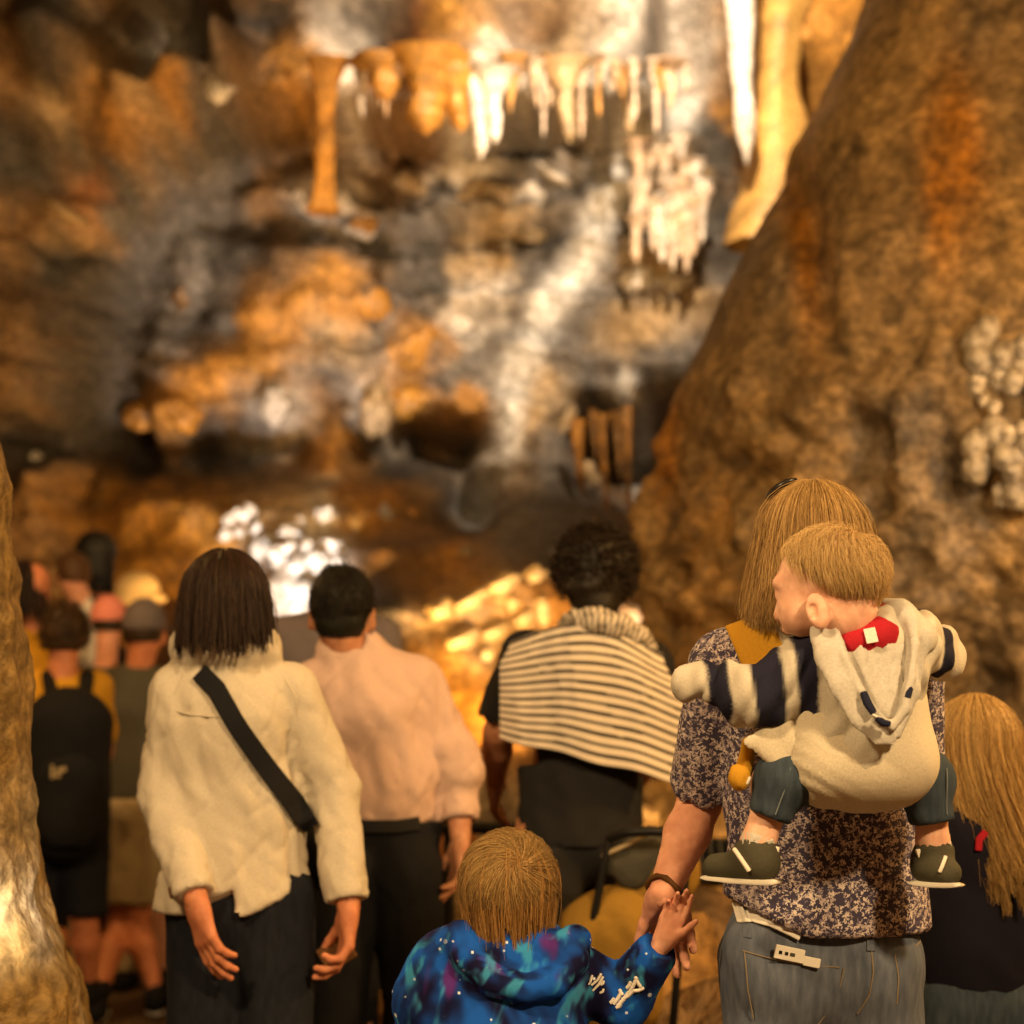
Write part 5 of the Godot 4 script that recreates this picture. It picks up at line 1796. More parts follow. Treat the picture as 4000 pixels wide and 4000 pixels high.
	mesh(g, "side_strap", M.mustard, ct)
	g = Geo.new()
	g.lump(P(2888, 3034, D - 0.005), Vector3(0.0175, 0.022, 0.015), Basis(Vector3(0, 0, 1), 0.3), noise, 0.25, 60.0, 12, func(_p): return Color.WHITE)
	mesh(g, "strap_knot", M.mustard, ct)
	g = Geo.new()
	g.tube([P(2905, 3070, D - 0.01), P(2922, 3055, D - 0.015), P(2930, 3035, D - 0.015)], [0.0025, 0.003, 0.0025], 6, Color.WHITE)
	mesh(g, "buckle", M.white_plastic, ct)


func hoodie_child() -> void:
	var D := 3.8
	var j := stance(1985, D, 1.1)
	j.hs = 1.32
	j.head = P(1990, 3462, D)
	j.neck = P(1990, 3700, D)
	j.chest = P(1985, 3830, D)
	j.sho_l = P(1745, 3810, D)
	j.sho_r = P(2235, 3800, D)
	j.elb_l = P(1665, 4080, D + 0.02)
	j.wri_l = P(1680, 4300, D - 0.02)
	j.elb_r = P(2430, 3905, D - 0.02)
	j.wri_r = P(2585, 3690, D - 0.075)
	j["hand_s"] = 0.92
	var r := dress(j, {
		"label": "small child in a blue galaxy print hoodie holding the woman's hand", "cell": 0.009, "skin": M.skin, "top": M.galaxy, "top_name": "hoodie", "sleeve": 2.0, "loose": 1.42, "cuff": 0.058, "top_w": 0.19, "bulk": 1.05,
		"bottom": M.ink_denim, "hand_r": {"f": Vector3(0.4, 0.85, -0.3), "back": Vector3(0.2, -0.4, -0.9), "thumb": Vector3(0.8, -0.45, 0.2), "curl": 0.7},
		"folds": fold_noise(0.008, 260.0, 130.0, 5.0),
		"more_top": func(f: Field) -> void:
			# hood lying on the back
			var rim := [[1800, 3655, -0.04, 0.028], [1830, 3740, -0.085, 0.024], [1920, 3830, -0.115, 0.024], [2050, 3868, -0.125, 0.024], [2170, 3840, -0.115, 0.024], [2240, 3760, -0.085, 0.024], [2245, 3670, -0.04, 0.028]]
			for i in rim.size() - 1:
				f.cap(P(rim[i][0], rim[i][1], D + rim[i][2]), P(rim[i + 1][0], rim[i + 1][1], D + rim[i + 1][2]), rim[i][3], rim[i + 1][3], 0.008)
			f.ell(P(2030, 3740, D - 0.055), Vector3(0.095, 0.062, 0.045), Basis(), 0.02)
			f.cap(P(1760, 3780, D), P(1700, 3900, D), 0.07, 0.075, 0.04)
			f.cap(P(1985, 3900, D - 0.01), P(1985, 4150, D - 0.01), 0.12, 0.13, 0.04, Vector3(0, 0, 1), 1.3),
	})
	var t: Node3D = r.t
	# white brush lettering on the sleeve
	var g := Geo.new()
	var tf: Field = r.top
	for w in [[2285, 3840, 2310, 3790], [2305, 3830, 2345, 3785], [2310, 3850, 2352, 3795], [2340, 3828, 2352, 3812], [2338, 3858, 2352, 3842], [2278, 3842, 2290, 3830]]:
		seam(g, tf, [P(w[0], w[1], D), P((w[0] + w[2]) * 0.5 + 3, (w[1] + w[3]) * 0.5 + 4, D), P(w[2], w[3], D)], 0.0026, EYE, 0.0)
	for w in [[2378, 3895, 2392, 3875], [2390, 3898, 2420, 3850], [2405, 3905, 2450, 3845], [2412, 3842, 2424, 3862], [2440, 3835, 2455, 3808], [2450, 3850, 2478, 3788], [2470, 3790, 2492, 3830], [2460, 3845, 2505, 3832], [2400, 3912, 2418, 3895], [2422, 3880, 2470, 3838]]:
		seam(g, tf, [P(w[0], w[1], D), P((w[0] + w[2]) * 0.5, (w[1] + w[3]) * 0.5 + 4, D), P(w[2], w[3], D)], 0.0036, EYE, 0.0)
	mesh(g, "sleeve_lettering", M.white_cloth, t)
	rng.seed = 77
	g = Geo.new()
	var hc: Vector3 = j.head + Vector3(0, 0.006, 0.004)
	hair_core(g, hc, Vector3(0.083, 0.088, 0.09), Vector3(0.1, 0, -1).normalized(), P(0, 3640, D).y, -0.1, Color(0.17, 0.085, 0.022), 0.008)
	short_hair(g, hc, Vector3(0.086, 0.091, 0.0935), Vector3(0.1, 0, -1).normalized(), Vector3.UP, Vector3(0.25, 0.45, 0.85), Vector3(0.22, 0.13, 0.045), Vector3(0.48, 0.31, 0.12), {"count": 6500, "length": 0.11, "low": -0.75, "brow": 1.0, "swirl": 0.7, "fall": 0.35, "lift": 0.035, "width": 0.0006})
	long_hair(g, hc, Vector3(0.085, 0.09, 0.092), Vector3(0.1, 0, -1).normalized(), P(0, 3665, D).y, Vector3(0.22, 0.11, 0.03), Vector3(0.46, 0.25, 0.08), {"count": 1800, "clumps": 50, "flare": -0.12, "ragged": 0.08, "width": 0.0006})
	mesh(g, "hair", M.hair, t)


func blonde_girl() -> void:
	var D := 4.45
	var j := stance(3800, D, 1.36, 0.2)
	j.head = P(3812, 2910, D)
	j.hs = 1.1
	j.sho_l = P(3640, 3300, D)
	j.sho_r = P(3930, 3300, D)
	j.neck = P(3795, 3200, D)
	j.elb_l = P(3560, 3560, D)
	j.wri_l = P(3540, 3830, D - 0.05)
	j.elb_r = P(3990, 3570, D + 0.02)
	j.wri_r = P(3965, 3800, D - 0.05)
	var r := dress(j, {"label": "girl with long blonde hair in a dark navy jacket beside the woman", "cell": 0.012, "top": M.night_blue, "top_name": "jacket", "sleeve": 1.96, "loose": 1.22, "cuff": 0.052, "top_w": 0.17, "flare": 1.15, "hem": P(3750, 3960, D), "bare_waist": true, "bottom": M.baby_denim, "bottom_name": "jeans", "soles": M.white_rubber, "folds": fold_noise(0.012, 200.0, 90.0, 3.0)})
	var t: Node3D = r.t
	var g := Geo.new()
	var tf: Field = r.top
	band(g, tf, [P(3790, 3230, D), P(3762, 3260, D), P(3758, 3300, D)], 0.014, 0.006, EYE)
	mesh(g, "red_lining", M.red_cloth, t)
	g = Geo.new()
	g.tube([P(3985, 3560, D - 0.09), P(3968, 3640, D - 0.1), P(3945, 3725, D - 0.1)], [0.01, 0.016, 0.008], 8, Color.WHITE, Vector3(0, 0, 1), 0.4)
	mesh(g, "red_cuff_strap", M.red_cloth, t)
	rng.seed = 31
	g = Geo.new()
	var hc: Vector3 = j.head + Vector3(0, 0.006, 0.004)
	var look := Vector3(-0.55, 0, -0.85).normalized()
	hair_core(g, hc, Vector3(0.091, 0.098, 0.1), look, P(0, 3400, D).y, 0.12, Color(0.18, 0.09, 0.024), 0.01, Vector3(0.055, 0, 0.03))
	long_hair(g, hc, Vector3(0.094, 0.101, 0.103), look, P(0, 3430, D).y, Vector3(0.24, 0.135, 0.042), Vector3(0.52, 0.33, 0.12), {"count": 6000, "clumps": 100, "flare": 0.15, "width": 0.0006, "ragged": 0.09, "segs": 14, "wave": 0.008, "sway": Vector3(0.06, 0, 0.035), "face": 1.0})
	mesh(g, "hair", M.hair, t)


func white_shirt_woman() -> void:
	var D := 4.76
	var j := stance(915, D, 1.68)
	j.head = P(880, 2345, D)
	j.neck = P(885, 2580, D + 0.01)
	j.chest = P(890, 2800, D)
	j.belly = P(920, 3150, D)
	j.pelvis = P(940, 3440, D)
	j.sho_l = P(695, 2705, D)
	j.sho_r = P(1135, 2700, D)
	j.elb_l = P(648, 3110, D - 0.02)
	j.wri_l = P(770, 3525, D - 0.17)
	j.elb_r = P(1300, 3090, D + 0.02)
	j.wri_r = P(1362, 3550, D - 0.08)
	j.hip_l = P(820, 3520, D)
	j.hip_r = P(1070, 3520, D)
	j.kne_l = Vector3(P(800, 0, D).x, 0.48, -D - 0.05)
	j.kne_r = Vector3(P(1100, 0, D).x, 0.48, -D - 0.02)
	var r := dress(j, {
		"label": "dark haired woman in a loose cream shirt with a black strap across her back", "cell": 0.0095, "skin": M.skin_red, "top": M.cream, "sleeve": 1.97, "loose": 1.02, "cuff": 0.047, "top_w": 0.148, "flare": 1.32, "hem": P(910, 3560, D), "bare_waist": true, "seat": 0.3, "hem_tilt": [P(1075, 3520, D), Vector3(0.5, -1, 0)],
		"bottom": M.ink_denim, "bottom_name": "jeans", "fit": 1.05, "folds": fold_noise(0.014, 400.0, 110.0, 12.0),
		"hand_l": {"f": Vector3(0.28, -1, 0.1), "back": Vector3(-0.6, -0.1, 0.8), "thumb": Vector3(-0.5, 0, -0.6), "curl": 0.5}, "hand_r": {"f": Vector3(-0.05, -1, 0.0), "back": Vector3(0.7, 0, 0.7), "thumb": Vector3(-0.3, 0, -1), "curl": 0.9},
		"more_top": func(f: Field) -> void:
			# collar turned down round the neck, and the long tail of the shirt
			for k in 14:
				var a := PI * (k / 13.0)
				var b := PI * ((k + 1) / 13.0)
				if k < 13:
					f.cap(P(885, 2530, D) + Vector3(-cos(a) * 0.105, 0, sin(a) * 0.07), P(885, 2530, D) + Vector3(-cos(b) * 0.105, 0, sin(b) * 0.07), 0.02, 0.02, 0.012, Vector3.UP, 0.55),
	})
	var t: Node3D = r.t
	var g := Geo.new()
	var tf: Field = r.top
	seam(g, tf, [P(640, 2760, D), P(770, 2790, D), P(900, 2800, D), P(1030, 2795, D), P(1160, 2765, D)], 0.002, EYE, 0.0)
	seam(g, tf, [P(735, 2630, D), P(700, 2720, D), P(690, 2830, D), P(705, 2920, D)], 0.0022, EYE, 0.0)
	seam(g, tf, [P(1110, 2630, D), P(1165, 2720, D), P(1180, 2830, D), P(1175, 2920, D)], 0.0022, EYE, 0.0)
	mesh(g, "yoke_seam", M.cream, t)
	g = Geo.new()
	seam(g, tf, [P(712, 3440, D), P(722, 3485, D)], 0.006, EYE, 0.0)
	mesh(g, "cuff_slit", M.brown_leather, t)
	rng.seed = 41
	g = Geo.new()
	var hc: Vector3 = j.head + Vector3(0, 0.008, 0.008)
	var ca := Vector3(0.014, 0.008, 0.006)
	var cb := Vector3(0.05, 0.026, 0.016)
	hair_core(g, hc, Vector3(0.094, 0.105, 0.112), Vector3(0, 0, -1), P(0, 2505, D).y, 0.06, Color(0.014, 0.009, 0.007))
	long_hair(g, hc, Vector3(0.097, 0.108, 0.115), Vector3(0, 0, -1), P(0, 2520, D).y, ca, cb, {"count": 3500, "clumps": 60, "flare": 0.1, "width": 0.0008, "ragged": 0.03})
	mesh(g, "hair", M.hair, t)
	# bag on a strap
	var bt := thing("shoulder_bag", "black shoulder bag strap slung across the cream shirt", "bag", P(1000, 3300, D))
	g = Geo.new()
	band(g, tf, [P(800, 2625, D), P(870, 2690, D), P(960, 2840, D), P(1060, 2990, D), P(1140, 3100, D), P(1180, 3165, D), P(1225, 3230, D)], 0.042, 0.006, EYE, 0.016)
	mesh(g, "strap", M.black_cloth, bt)
	g = Geo.new()
	var bg := field([P(1230, 3300, D + 0.16)], 0.2, 0.012)
	bg.cap(P(1180, 3280, D + 0.2), P(1240, 3360, D + 0.12), 0.07, 0.07, 0.02, Vector3(1, 0, 0), 1.5)
	bg.emit(g)
	mesh(g, "pouch", M.black_cloth, bt)
	# what she holds
	var wt := thing("wallet", "small brown leather wallet with a white cord held in the woman's hand", "wallet", P(1330, 3720, D))
	g = Geo.new()
	g.box(P(1315, 3725, D - 0.035), Vector3(0.075, 0.06, 0.018), Basis(Vector3(0, 0, 1), 0.55), 0.006)
	mesh(g, "cover", M.brown_leather, wt)
	g = Geo.new()
	g.tube([P(1312, 3625, D - 0.05), P(1335, 3660, D - 0.055), P(1360, 3695, D - 0.05)], [0.003, 0.0035, 0.003], 6, Color.WHITE)
	mesh(g, "cord", M.white_cloth, wt)


func pink_shirt_man() -> void:
	var D := 5.55
	var j := stance(1470, D, 1.68)
	j.head = P(1335, 2385, D)
	j.neck = P(1375, 2560, D)
	j.chest = P(1450, 2760, D)
	j.belly = P(1490, 3020, D)
	j.pelvis = P(1500, 3190, D)
	j.sho_l = P(1225, 2680, D)
	j.sho_r = P(1625, 2660, D)
	j.elb_l = P(1250, 2990, D - 0.02)
	j.wri_l = P(1300, 3250, D + 0.15)
	j.elb_r = P(1780, 2985, D + 0.03)
	j.wri_r = P(1800, 3280, D - 0.05)
	var r := dress(j, {"label": "short haired man in a pale pink shirt and black trousers", "cell": 0.011, "skin": M.skin_tan, "top": M.rose, "sleeve": 1.8, "loose": 1.08, "cuff": 0.05, "top_w": 0.152, "flare": 0.9, "hem": P(1500, 3215, D), "bottom": M.black_cloth, "bulk": 1.02, "folds": fold_noise(0.016, 380.0, 90.0, 55.0),
		"hand_r": {"f": Vector3(-0.1, -1, 0), "back": Vector3(0.9, 0, 0.4), "thumb": Vector3(-0.4, 0, -1), "curl": 0.6},
		"more_top": func(f: Field) -> void:
			f.cap(P(1330, 2545, D), P(1420, 2545, D), 0.062, 0.062, 0.02)
			f.cap(P(1760, 2920, D), P(1800, 3020, D), 0.064, 0.062, 0.012),
	})
	var t: Node3D = r.t
	rng.seed = 61
	var g := Geo.new()
	var hc: Vector3 = j.head + Vector3(0, 0.012, 0.006)
	var core := field([hc], 0.16, 0.009)
	core.ell(hc + Vector3(0, 0.012, 0.004), Vector3(0.079, 0.094, 0.096), Basis(), 0.01)
	core.ell(hc + Vector3(0, -0.045, 0.035), Vector3(0.066, 0.055, 0.056), Basis(), 0.02)
	core.cut(hc + Vector3(0, -0.085, 0), Vector3.DOWN, 0.3)
	core.cut(hc + Vector3(0, 0, -0.05), Vector3(0, -0.6, -0.8).normalized(), 0.3)
	core.emit(g, func(p: Vector3, n: Vector3) -> float: return 0.004 * noise.get_noise_3d(p.x * 1500.0, p.y * 1500.0, p.z * 1500.0), null, Color(0.009, 0.008, 0.006))
	short_hair(g, hc + Vector3(0, 0.01, 0.002), Vector3(0.08, 0.094, 0.097), Vector3(0, 0, -1), Vector3.UP, Vector3(0, 0.8, 0.5), Vector3(0.008, 0.006, 0.005), Vector3(0.022, 0.017, 0.012), {"count": 1500, "length": 0.035, "low": -0.75, "brow": 1.1, "lift": 0.06, "width": 0.0014})
	mesh(g, "hair", M.hair, t)
	g = Geo.new()
	band(g, r.bottom, [P(1330, 3212, D), P(1450, 3218, D), P(1560, 3218, D), P(1660, 3205, D)], 0.034, 0.006, EYE, 0.01)
	mesh(g, "belt", M.charcoal, t)


func curly_man() -> void:
	var D := 5.75
	var j := stance(2270, D, 1.76)
	j.head = P(2325, 2235, D)
	j.neck = P(2310, 2440, D + 0.01)
	j.chest = P(2290, 2680, D)
	j.belly = P(2270, 2960, D)
	j.pelvis = P(2250, 3180, D)
	j.sho_l = P(2055, 2560, D)
	j.sho_r = P(2530, 2600, D)
	j.elb_l = P(1945, 2860, D + 0.03)
	j.wri_l = P(1935, 3060, D + 0.18)
	j.elb_r = P(2580, 2890, D + 0.08)
	j.wri_r = P(2480, 3060, D + 0.24)
	j.hip_l = P(2130, 3240, D)
	j.hip_r = P(2370, 3240, D)
	j.kne_r = P(2420, 3560, D + 0.25)
	j.ank_r = Vector3(j.kne_r.x + 0.03, 0.085, j.kne_r.z + 0.1)
	j.toe_r = j.ank_r + Vector3(0.02, -0.06, -0.17)
	var r := dress(j, {"label": "curly haired man in a black shirt with a striped sweater over his shoulders", "cell": 0.014, "skin": M.skin_tan, "top": M.charcoal, "sleeve": 0.95, "loose": 1.1, "hem": P(2260, 3300, D), "flare": 1.12, "bottom": M.charcoal, "fit": 1.15, "bulk": 1.06})
	var t: Node3D = r.t
	rng.seed = 81
	var g := Geo.new()
	var hc: Vector3 = j.head + Vector3(0, 0.012, 0.008)
	var core := field([hc], 0.2, 0.01)
	core.ell(hc + Vector3(0, 0.004, 0), Vector3(0.108, 0.112, 0.108), Basis(), 0.01)
	core.cap(hc + Vector3(0, -0.06, 0.04), hc + Vector3(0, -0.09, 0.04), 0.075, 0.065, 0.04)
	core.emit(g, func(p: Vector3, n: Vector3) -> float: return 0.016 * noise.get_noise_3d(p.x * 900.0, p.y * 900.0, p.z * 900.0), null, Color(0.012, 0.008, 0.006))
	curly_hair(g, hc, Vector3(0.117, 0.122, 0.118), Vector3(0, 0, -1), Vector3(0.010, 0.006, 0.004), Vector3(0.034, 0.02, 0.012), 1500, 0.009)
	mesh(g, "hair", M.hair, t)
	# the sweater: a thick sheet that lies over both shoulders and down the back
	var nu := 64
	var nv := 150
	var front := []
	var back := []
	var fc := []
	var dark := Color(0.022, 0.02, 0.026)
	var light := Color(0.76, 0.66, 0.54)
	for v in nv:
		var row := PackedVector3Array()
		var brow := PackedVector3Array()
		var crow := PackedColorArray()
		var tv := float(v) / (nv - 1)
		for u in nu:
			var tu := float(u) / (nu - 1)
			var top := 2425.0 + 80.0 * pow(absf(tu - 0.52) * 2.0, 1.6) + (55.0 * smoothstep(0.6, 1.0, tu))
			var bot := lerpf(2885.0, 3055.0, tu) + 6.0 * sin(tu * 14.0)
			var py := lerpf(top, bot, tv)
			var lx := lerpf(1990.0, 1952.0, smoothstep(0.0, 0.25, tv))
			var rx := lerpf(2590.0, 2672.0, smoothstep(0.0, 0.4, tv)) - 45.0 * smoothstep(0.6, 1.0, tv)
			var px := lerpf(lx, rx, tu)
			var cu := (tu - 0.5) * 2.0
			var dep := D - 0.165 + 0.055 * cu * cu + 0.03 * pow(1.0 - tv, 6.0)
			dep += 0.014 * noise.get_noise_2d(tu * 260.0, tv * 50.0) - 0.02 * smoothstep(0.7, 1.0, tv) * smoothstep(0.4, 1.0, tu)
			var p := P(px, py, dep)
			row.append(p)
			brow.append(p - Vector3(0, 0, 0.012))
			var st := tv * 14.2 + 0.06 * noise.get_noise_2d(tu * 200.0, tv * 100.0) + 0.25
			var fr := st - floorf(st)
			crow.append(dark if fr > 0.3 and fr < 0.64 else light)
		front.append(row)
		back.append(brow)
		fc.append(crow)
	g = Geo.new()
	g.sheet(front, fc)
	g.sheet(back, fc, true)
	for e in [0, nu - 1]:
		var rows := []
		var cols := []
		for v in nv:
			rows.append(PackedVector3Array([front[v][e], back[v][e]]))
			cols.append(PackedColorArray([fc[v][e], fc[v][e]]))
		g.sheet(rows, cols, e != 0)
	g.sheet([front[nv - 1], back[nv - 1]], [fc[nv - 1], fc[nv - 1]])
	# rolled part round the neck and the knot of its sleeve
	var roll := [[2195, 2455, -0.06], [2240, 2425, -0.11], [2310, 2420, -0.13], [2390, 2435, -0.13], [2460, 2465, -0.11], [2520, 2500, -0.08], [2535, 2545, -0.06]]
	var rp := PackedVector3Array()
	var cv := Curve3D.new()
	for q in roll:
		cv.add_point(P(q[0], q[1], D + q[2]))
	var rows2 := []
	var cols2 := []
	var L := cv.get_baked_length()
	for k in 60:
		var q := cv.sample_baked(L * k / 59.0)
		var q2 := cv.sample_baked(minf(L, L * k / 59.0 + 0.01)) - cv.sample_baked(maxf(0, L * k / 59.0 - 0.01))
		var sd := q2.normalized().cross(Vector3(0, 0, 1)).normalized()
		var row := PackedVector3Array()
		var crow := PackedColorArray()
		for i in 16:
			var a := TAU * i / 16.0
			var o := sd * cos(a) + Vector3(0, 0, 1) * sin(a)
			var rr := 0.03 * (1.0 + 0.35 * noise.get_noise_2d(k * 14.0, i * 9.0)) * (0.75 + 0.45 * sin(PI * k / 59.0))
			row.append(q + o * rr)
			var st := k * 0.32 + i * 0.12
			crow.append(dark if st - floorf(st) < 0.38 else light)
		rows2.append(row)
		cols2.append(crow)
	g.sheet(rows2, cols2, false, true)
	mesh(g, "striped_sweater", M.striped, t)


func stroller() -> void:
	var D := 5.35
	var t := thing("stroller", "mustard and olive child's stroller beside the curly haired man", "stroller", Vector3(P(2430, 0, D).x, 0, -D))
	var g := Geo.new()
	var f := field([P(2260, 3600, D), P(2540, 4000, D)], 0.2, 0.011)
	f.cap(P(2310, 3650, D), P(2470, 3620, D), 0.075, 0.085, 0.05)
	f.cap(P(2400, 3650, D), P(2410, 3900, D), 0.12, 0.11, 0.05, EYE, 1.3)
	f.emit(g, fold_noise(0.016, 260.0, 120.0, 6.0))
	mesh(g, "seat_cover", M.ochre, t)
	g = Geo.new()
	f = field([P(2540, 3420, D)], 0.25, 0.011)
	f.cap(P(2520, 3470, D + 0.05), P(2600, 3400, D + 0.05), 0.07, 0.09, 0.03)
	f.emit(g, fold_noise(0.012, 260.0, 200.0, 16.0))
	mesh(g, "canopy", M.ochre, t)
	g = Geo.new()
	f = field([P(2360, 3380, D), P(2560, 3300, D)], 0.14, 0.01)
	f.cap(P(2390, 3375, D - 0.02), P(2530, 3320, D), 0.03, 0.055, 0.02, EYE, 1.5)
	f.cap(P(2470, 3400, D - 0.01), P(2520, 3360, D), 0.05, 0.05, 0.02, EYE, 1.5)
	f.emit(g, fold_noise(0.006, 260.0, 200.0, 26.0))
	var sb := mesh(g, "seat_back", M.olive_grey, t)
	g = Geo.new()
	g.tube([P(2352, 3345, D - 0.05), P(2400, 3322, D - 0.06), P(2460, 3295, D - 0.06), P(2540, 3255, D - 0.05)], [0.006, 0.006, 0.005, 0.004], 8, Color.WHITE)
	mesh(g, "piping", M.khaki, sb)
	g = Geo.new()
	g.tube([P(2380, 3275, D - 0.05), P(2440, 3252, D - 0.09), P(2540, 3246, D - 0.1), P(2640, 3252, D - 0.09), P(2690, 3275, D - 0.05)], [0.012, 0.013, 0.013, 0.013, 0.012], 10, Color.WHITE)
	mesh(g, "handle", M.dark_metal, t)
	for e in [-1, 1]:
		var x: float = P(2430 + e * 190, 0, D).x
		g = Geo.new()
		g.tube([P(2535 + e * 155, 3275, D - 0.05), Vector3(x, 0.55, -D), Vector3(x, 0.1, -D - 0.3)], [0.011, 0.011, 0.011], 8, Color.WHITE)
		g.tube([Vector3(x, 0.5, -D), Vector3(x, 0.1, -D + 0.15)], [0.011, 0.011], 8, Color.WHITE)
		mesh(g, "frame", M.dark_metal, t)
		for z in [-0.3, 0.15]:
			g = Geo.new()
			var pts := PackedVector3Array()
			var rad := PackedFloat32Array()
			for k in 25:
				var a := TAU * k / 24.0
				pts.append(Vector3(x, 0.1 + cos(a) * 0.083, -D + z + sin(a) * 0.083))
				rad.append(0.017)
			g.tube(pts, rad, 8, Color.WHITE)
			var wh := mesh(g, "wheel", M.black_plastic, t)
			g = Geo.new()
			g.tube([Vector3(x - 0.015, 0.1, -D + z), Vector3(x + 0.015, 0.1, -D + z)], [0.07, 0.07], 16, Color.WHITE)
			mesh(g, "rim", M.dark_metal, wh)


func cap_on(t: Node3D, hc: Vector3, mt: Material, called: String, fwd: Vector3, s: float, tall := 1.0, brim := true) -> void:
	var f := field([hc], 0.24 * s, 0.01)
	f.ell(hc + Vector3(0, 0.018, 0) * s, Vector3(0.086, 0.1 * tall, 0.102) * s, Basis(), 0.01)
	f.cut(hc - Vector3(0, 0.01, 0) * s, Vector3.DOWN, 0.3)
	if brim:
		f.cap(hc + fwd * 0.09 * s, hc + fwd * 0.15 * s - Vector3(0, 0.01, 0), 0.055 * s, 0.045 * s, 0.01, Vector3.UP, 6.0)
	var g := Geo.new()
	f.emit(g)
	mesh(g, called, mt, t)
	g = Geo.new()
	hair_core(g, hc - Vector3(0, 0.012, 0) * s, Vector3(0.08, 0.092, 0.096) * s, fwd, hc.y - 0.075 * s, -0.1, Color(0.03, 0.018, 0.01))
	mesh(g, "hair", M.hair, t)


func far_visitors() -> void:
	var g: Geo
	# man with grey cap and khaki shorts
	var D := 9.0
	var j := stance(510, D, 1.72)
	j.head = P(565, 2470, D); j.neck = P(545, 2620, D)
	j.kne_r = P(520, 3600, D) + Vector3(0, 0, -0.05)
	j.ank_r = P(610, 3870, D)
	j.toe_r = j.ank_r + Vector3(0.03, -0.06, -0.17)
	j.kne_l = P(450, 3600, D) + Vector3(0, 0, -0.1)
	var r := dress(j, {"label": "man in a grey cap, olive shirt and khaki shorts", "cell": 0.018, "skin": M.skin_red, "top": M.olive_grey, "sleeve": 0.8, "loose": 1.15, "bottom": M.khaki, "bottom_name": "shorts", "leg_hem": 0.46, "fit": 1.25, "soles": M.white_rubber})
	cap_on(r.t, j.head + Vector3(0, 0.02, 0.01), M.slate, "cap", Vector3(0.5, 0, -0.8).normalized(), 1.08)
	# visitor with a backpack
	D = 8.3
	j = stance(250, D, 1.69)
	j.head = P(255, 2465, D)
	j.sho_l = P(135, 2680, D)
	j.sho_r = P(375, 2680, D)
	j.elb_r = P(405, 2930, D + 0.1)
	j.wri_r = P(360, 3100, D + 0.25)
	j.elb_l = P(95, 2930, D + 0.1)
	j.wri_l = P(140, 3100, D + 0.25)
	j.ank_l = P(240, 3890, D)
	j.ank_r = P(345, 3840, D)
	j.toe_r = j.ank_r + Vector3(0.03, -0.06, -0.17)
	r = dress(j, {"label": "brown haired visitor in a mustard shirt wearing a large black backpack", "cell": 0.018, "skin": M.skin_red, "top": M.mustard, "sleeve": 0.9, "bottom": M.ink_denim, "bottom_name": "shorts", "leg_hem": 0.5, "fit": 1.2, "soles": M.white_rubber})
	rng.seed = 9
	g = Geo.new()
	hair_core(g, j.head + Vector3(0, 0.01, 0.01), Vector3(0.09, 0.105, 0.105), Vector3(0, 0, -1), P(0, 2560, D).y, 0.0, Color(0.04, 0.02, 0.01))
	curly_hair(g, j.head + Vector3(0, 0.0, 0.01), Vector3(0.094, 0.108, 0.108), Vector3(0, 0, -1), Vector3(0.03, 0.016, 0.008), Vector3(0.07, 0.036, 0.016), 500, 0.012)
	mesh(g, "hair", M.hair, r.t)
	var bt := thing("backpack", "large black backpack on the brown haired visitor's back", "backpack", P(265, 3350, D - 0.2))
	var bf := field([P(150, 2700, D), P(390, 3320, D - 0.2)], 0.26, 0.014)
	bf.cap(P(225, 2850, D - 0.2), P(310, 2850, D - 0.2), 0.12, 0.12, 0.04, Vector3(0, 0, 1), 1.2)
	bf.cap(P(265, 2850, D - 0.2), P(265, 3200, D - 0.2), 0.165, 0.165, 0.04, Vector3(0, 0, 1), 1.25)
	g = Geo.new()
	bf.emit(g, fold_noise(0.012, 150.0, 120.0, 4.0))
	mesh(g, "main_bag", M.black_cloth, bt)
	var pf := field([P(265, 3100, D - 0.3)], 0.2, 0.014)
	pf.cap(P(265, 3040, D - 0.3), P(265, 3210, D - 0.3), 0.115, 0.12, 0.02, Vector3(0, 0, 1), 1.9)
	g = Geo.new()
	pf.emit(g, fold_noise(0.006, 150.0, 120.0, 8.0))
	mesh(g, "front_pocket", M.black_cloth, bt)
	for e in [-1, 1]:
		g = Geo.new()
		g.tube([P(265 + e * 60, 2760, D - 0.2), P(265 + e * 75, 2640, D - 0.06), P(265 + e * 90, 2680, D + 0.1)], [0.026, 0.03, 0.026], 8, Color.WHITE, Vector3(0, 0, 1), 0.5)
		mesh(g, "shoulder_strap", M.black_cloth, bt)
	g = Geo.new()
	g.box(P(205, 3015, D - 0.385), Vector3(0.012, 0.05, 0.003), Basis(), 0.001)
	g.box(P(240, 3008, D - 0.385), Vector3(0.035, 0.018, 0.003), Basis(Vector3(0, 0, 1), 0.4), 0.001)
	g.box(P(225, 3030, D - 0.385), Vector3(0.02, 0.012, 0.003), Basis(Vector3(0, 0, 1), -0.3), 0.001)
	mesh(g, "emblem", M.khaki, bt)
	# woman in a mustard top
	D = 8.9
	j = stance(150, D, 1.66, 0.7)
	j.head = P(118, 2300, D)
	j.neck = P(125, 2440, D)
	r = dress(j, {"label": "long haired woman in an ochre sleeveless top half hidden by the rock column", "cell": 0.02, "skin": M.skin_red, "top": M.mustard, "sleeve": 0.35, "loose": 1.2, "bottom": M.black_cloth})
	g = Geo.new()
	hair_core(g, j.head + Vector3(-0.02, 0.01, 0.0), Vector3(0.09, 0.11, 0.11), Vector3(0.7, 0, -0.7).normalized(), P(0, 2420, D).y, 0.05, Color(0.012, 0.008, 0.007))
	long_hair(g, j.head + Vector3(-0.02, 0.01, 0.0), Vector3(0.093, 0.113, 0.113), Vector3(0.7, 0, -0.7).normalized(), P(0, 2420, D).y, Vector3(0.01, 0.007, 0.006), Vector3(0.03, 0.018, 0.014), {"count": 300, "width": 0.003})
	mesh(g, "hair", M.hair, r.t)
	# navy cap
	D = 10.3
	j = stance(215, D, 1.74)
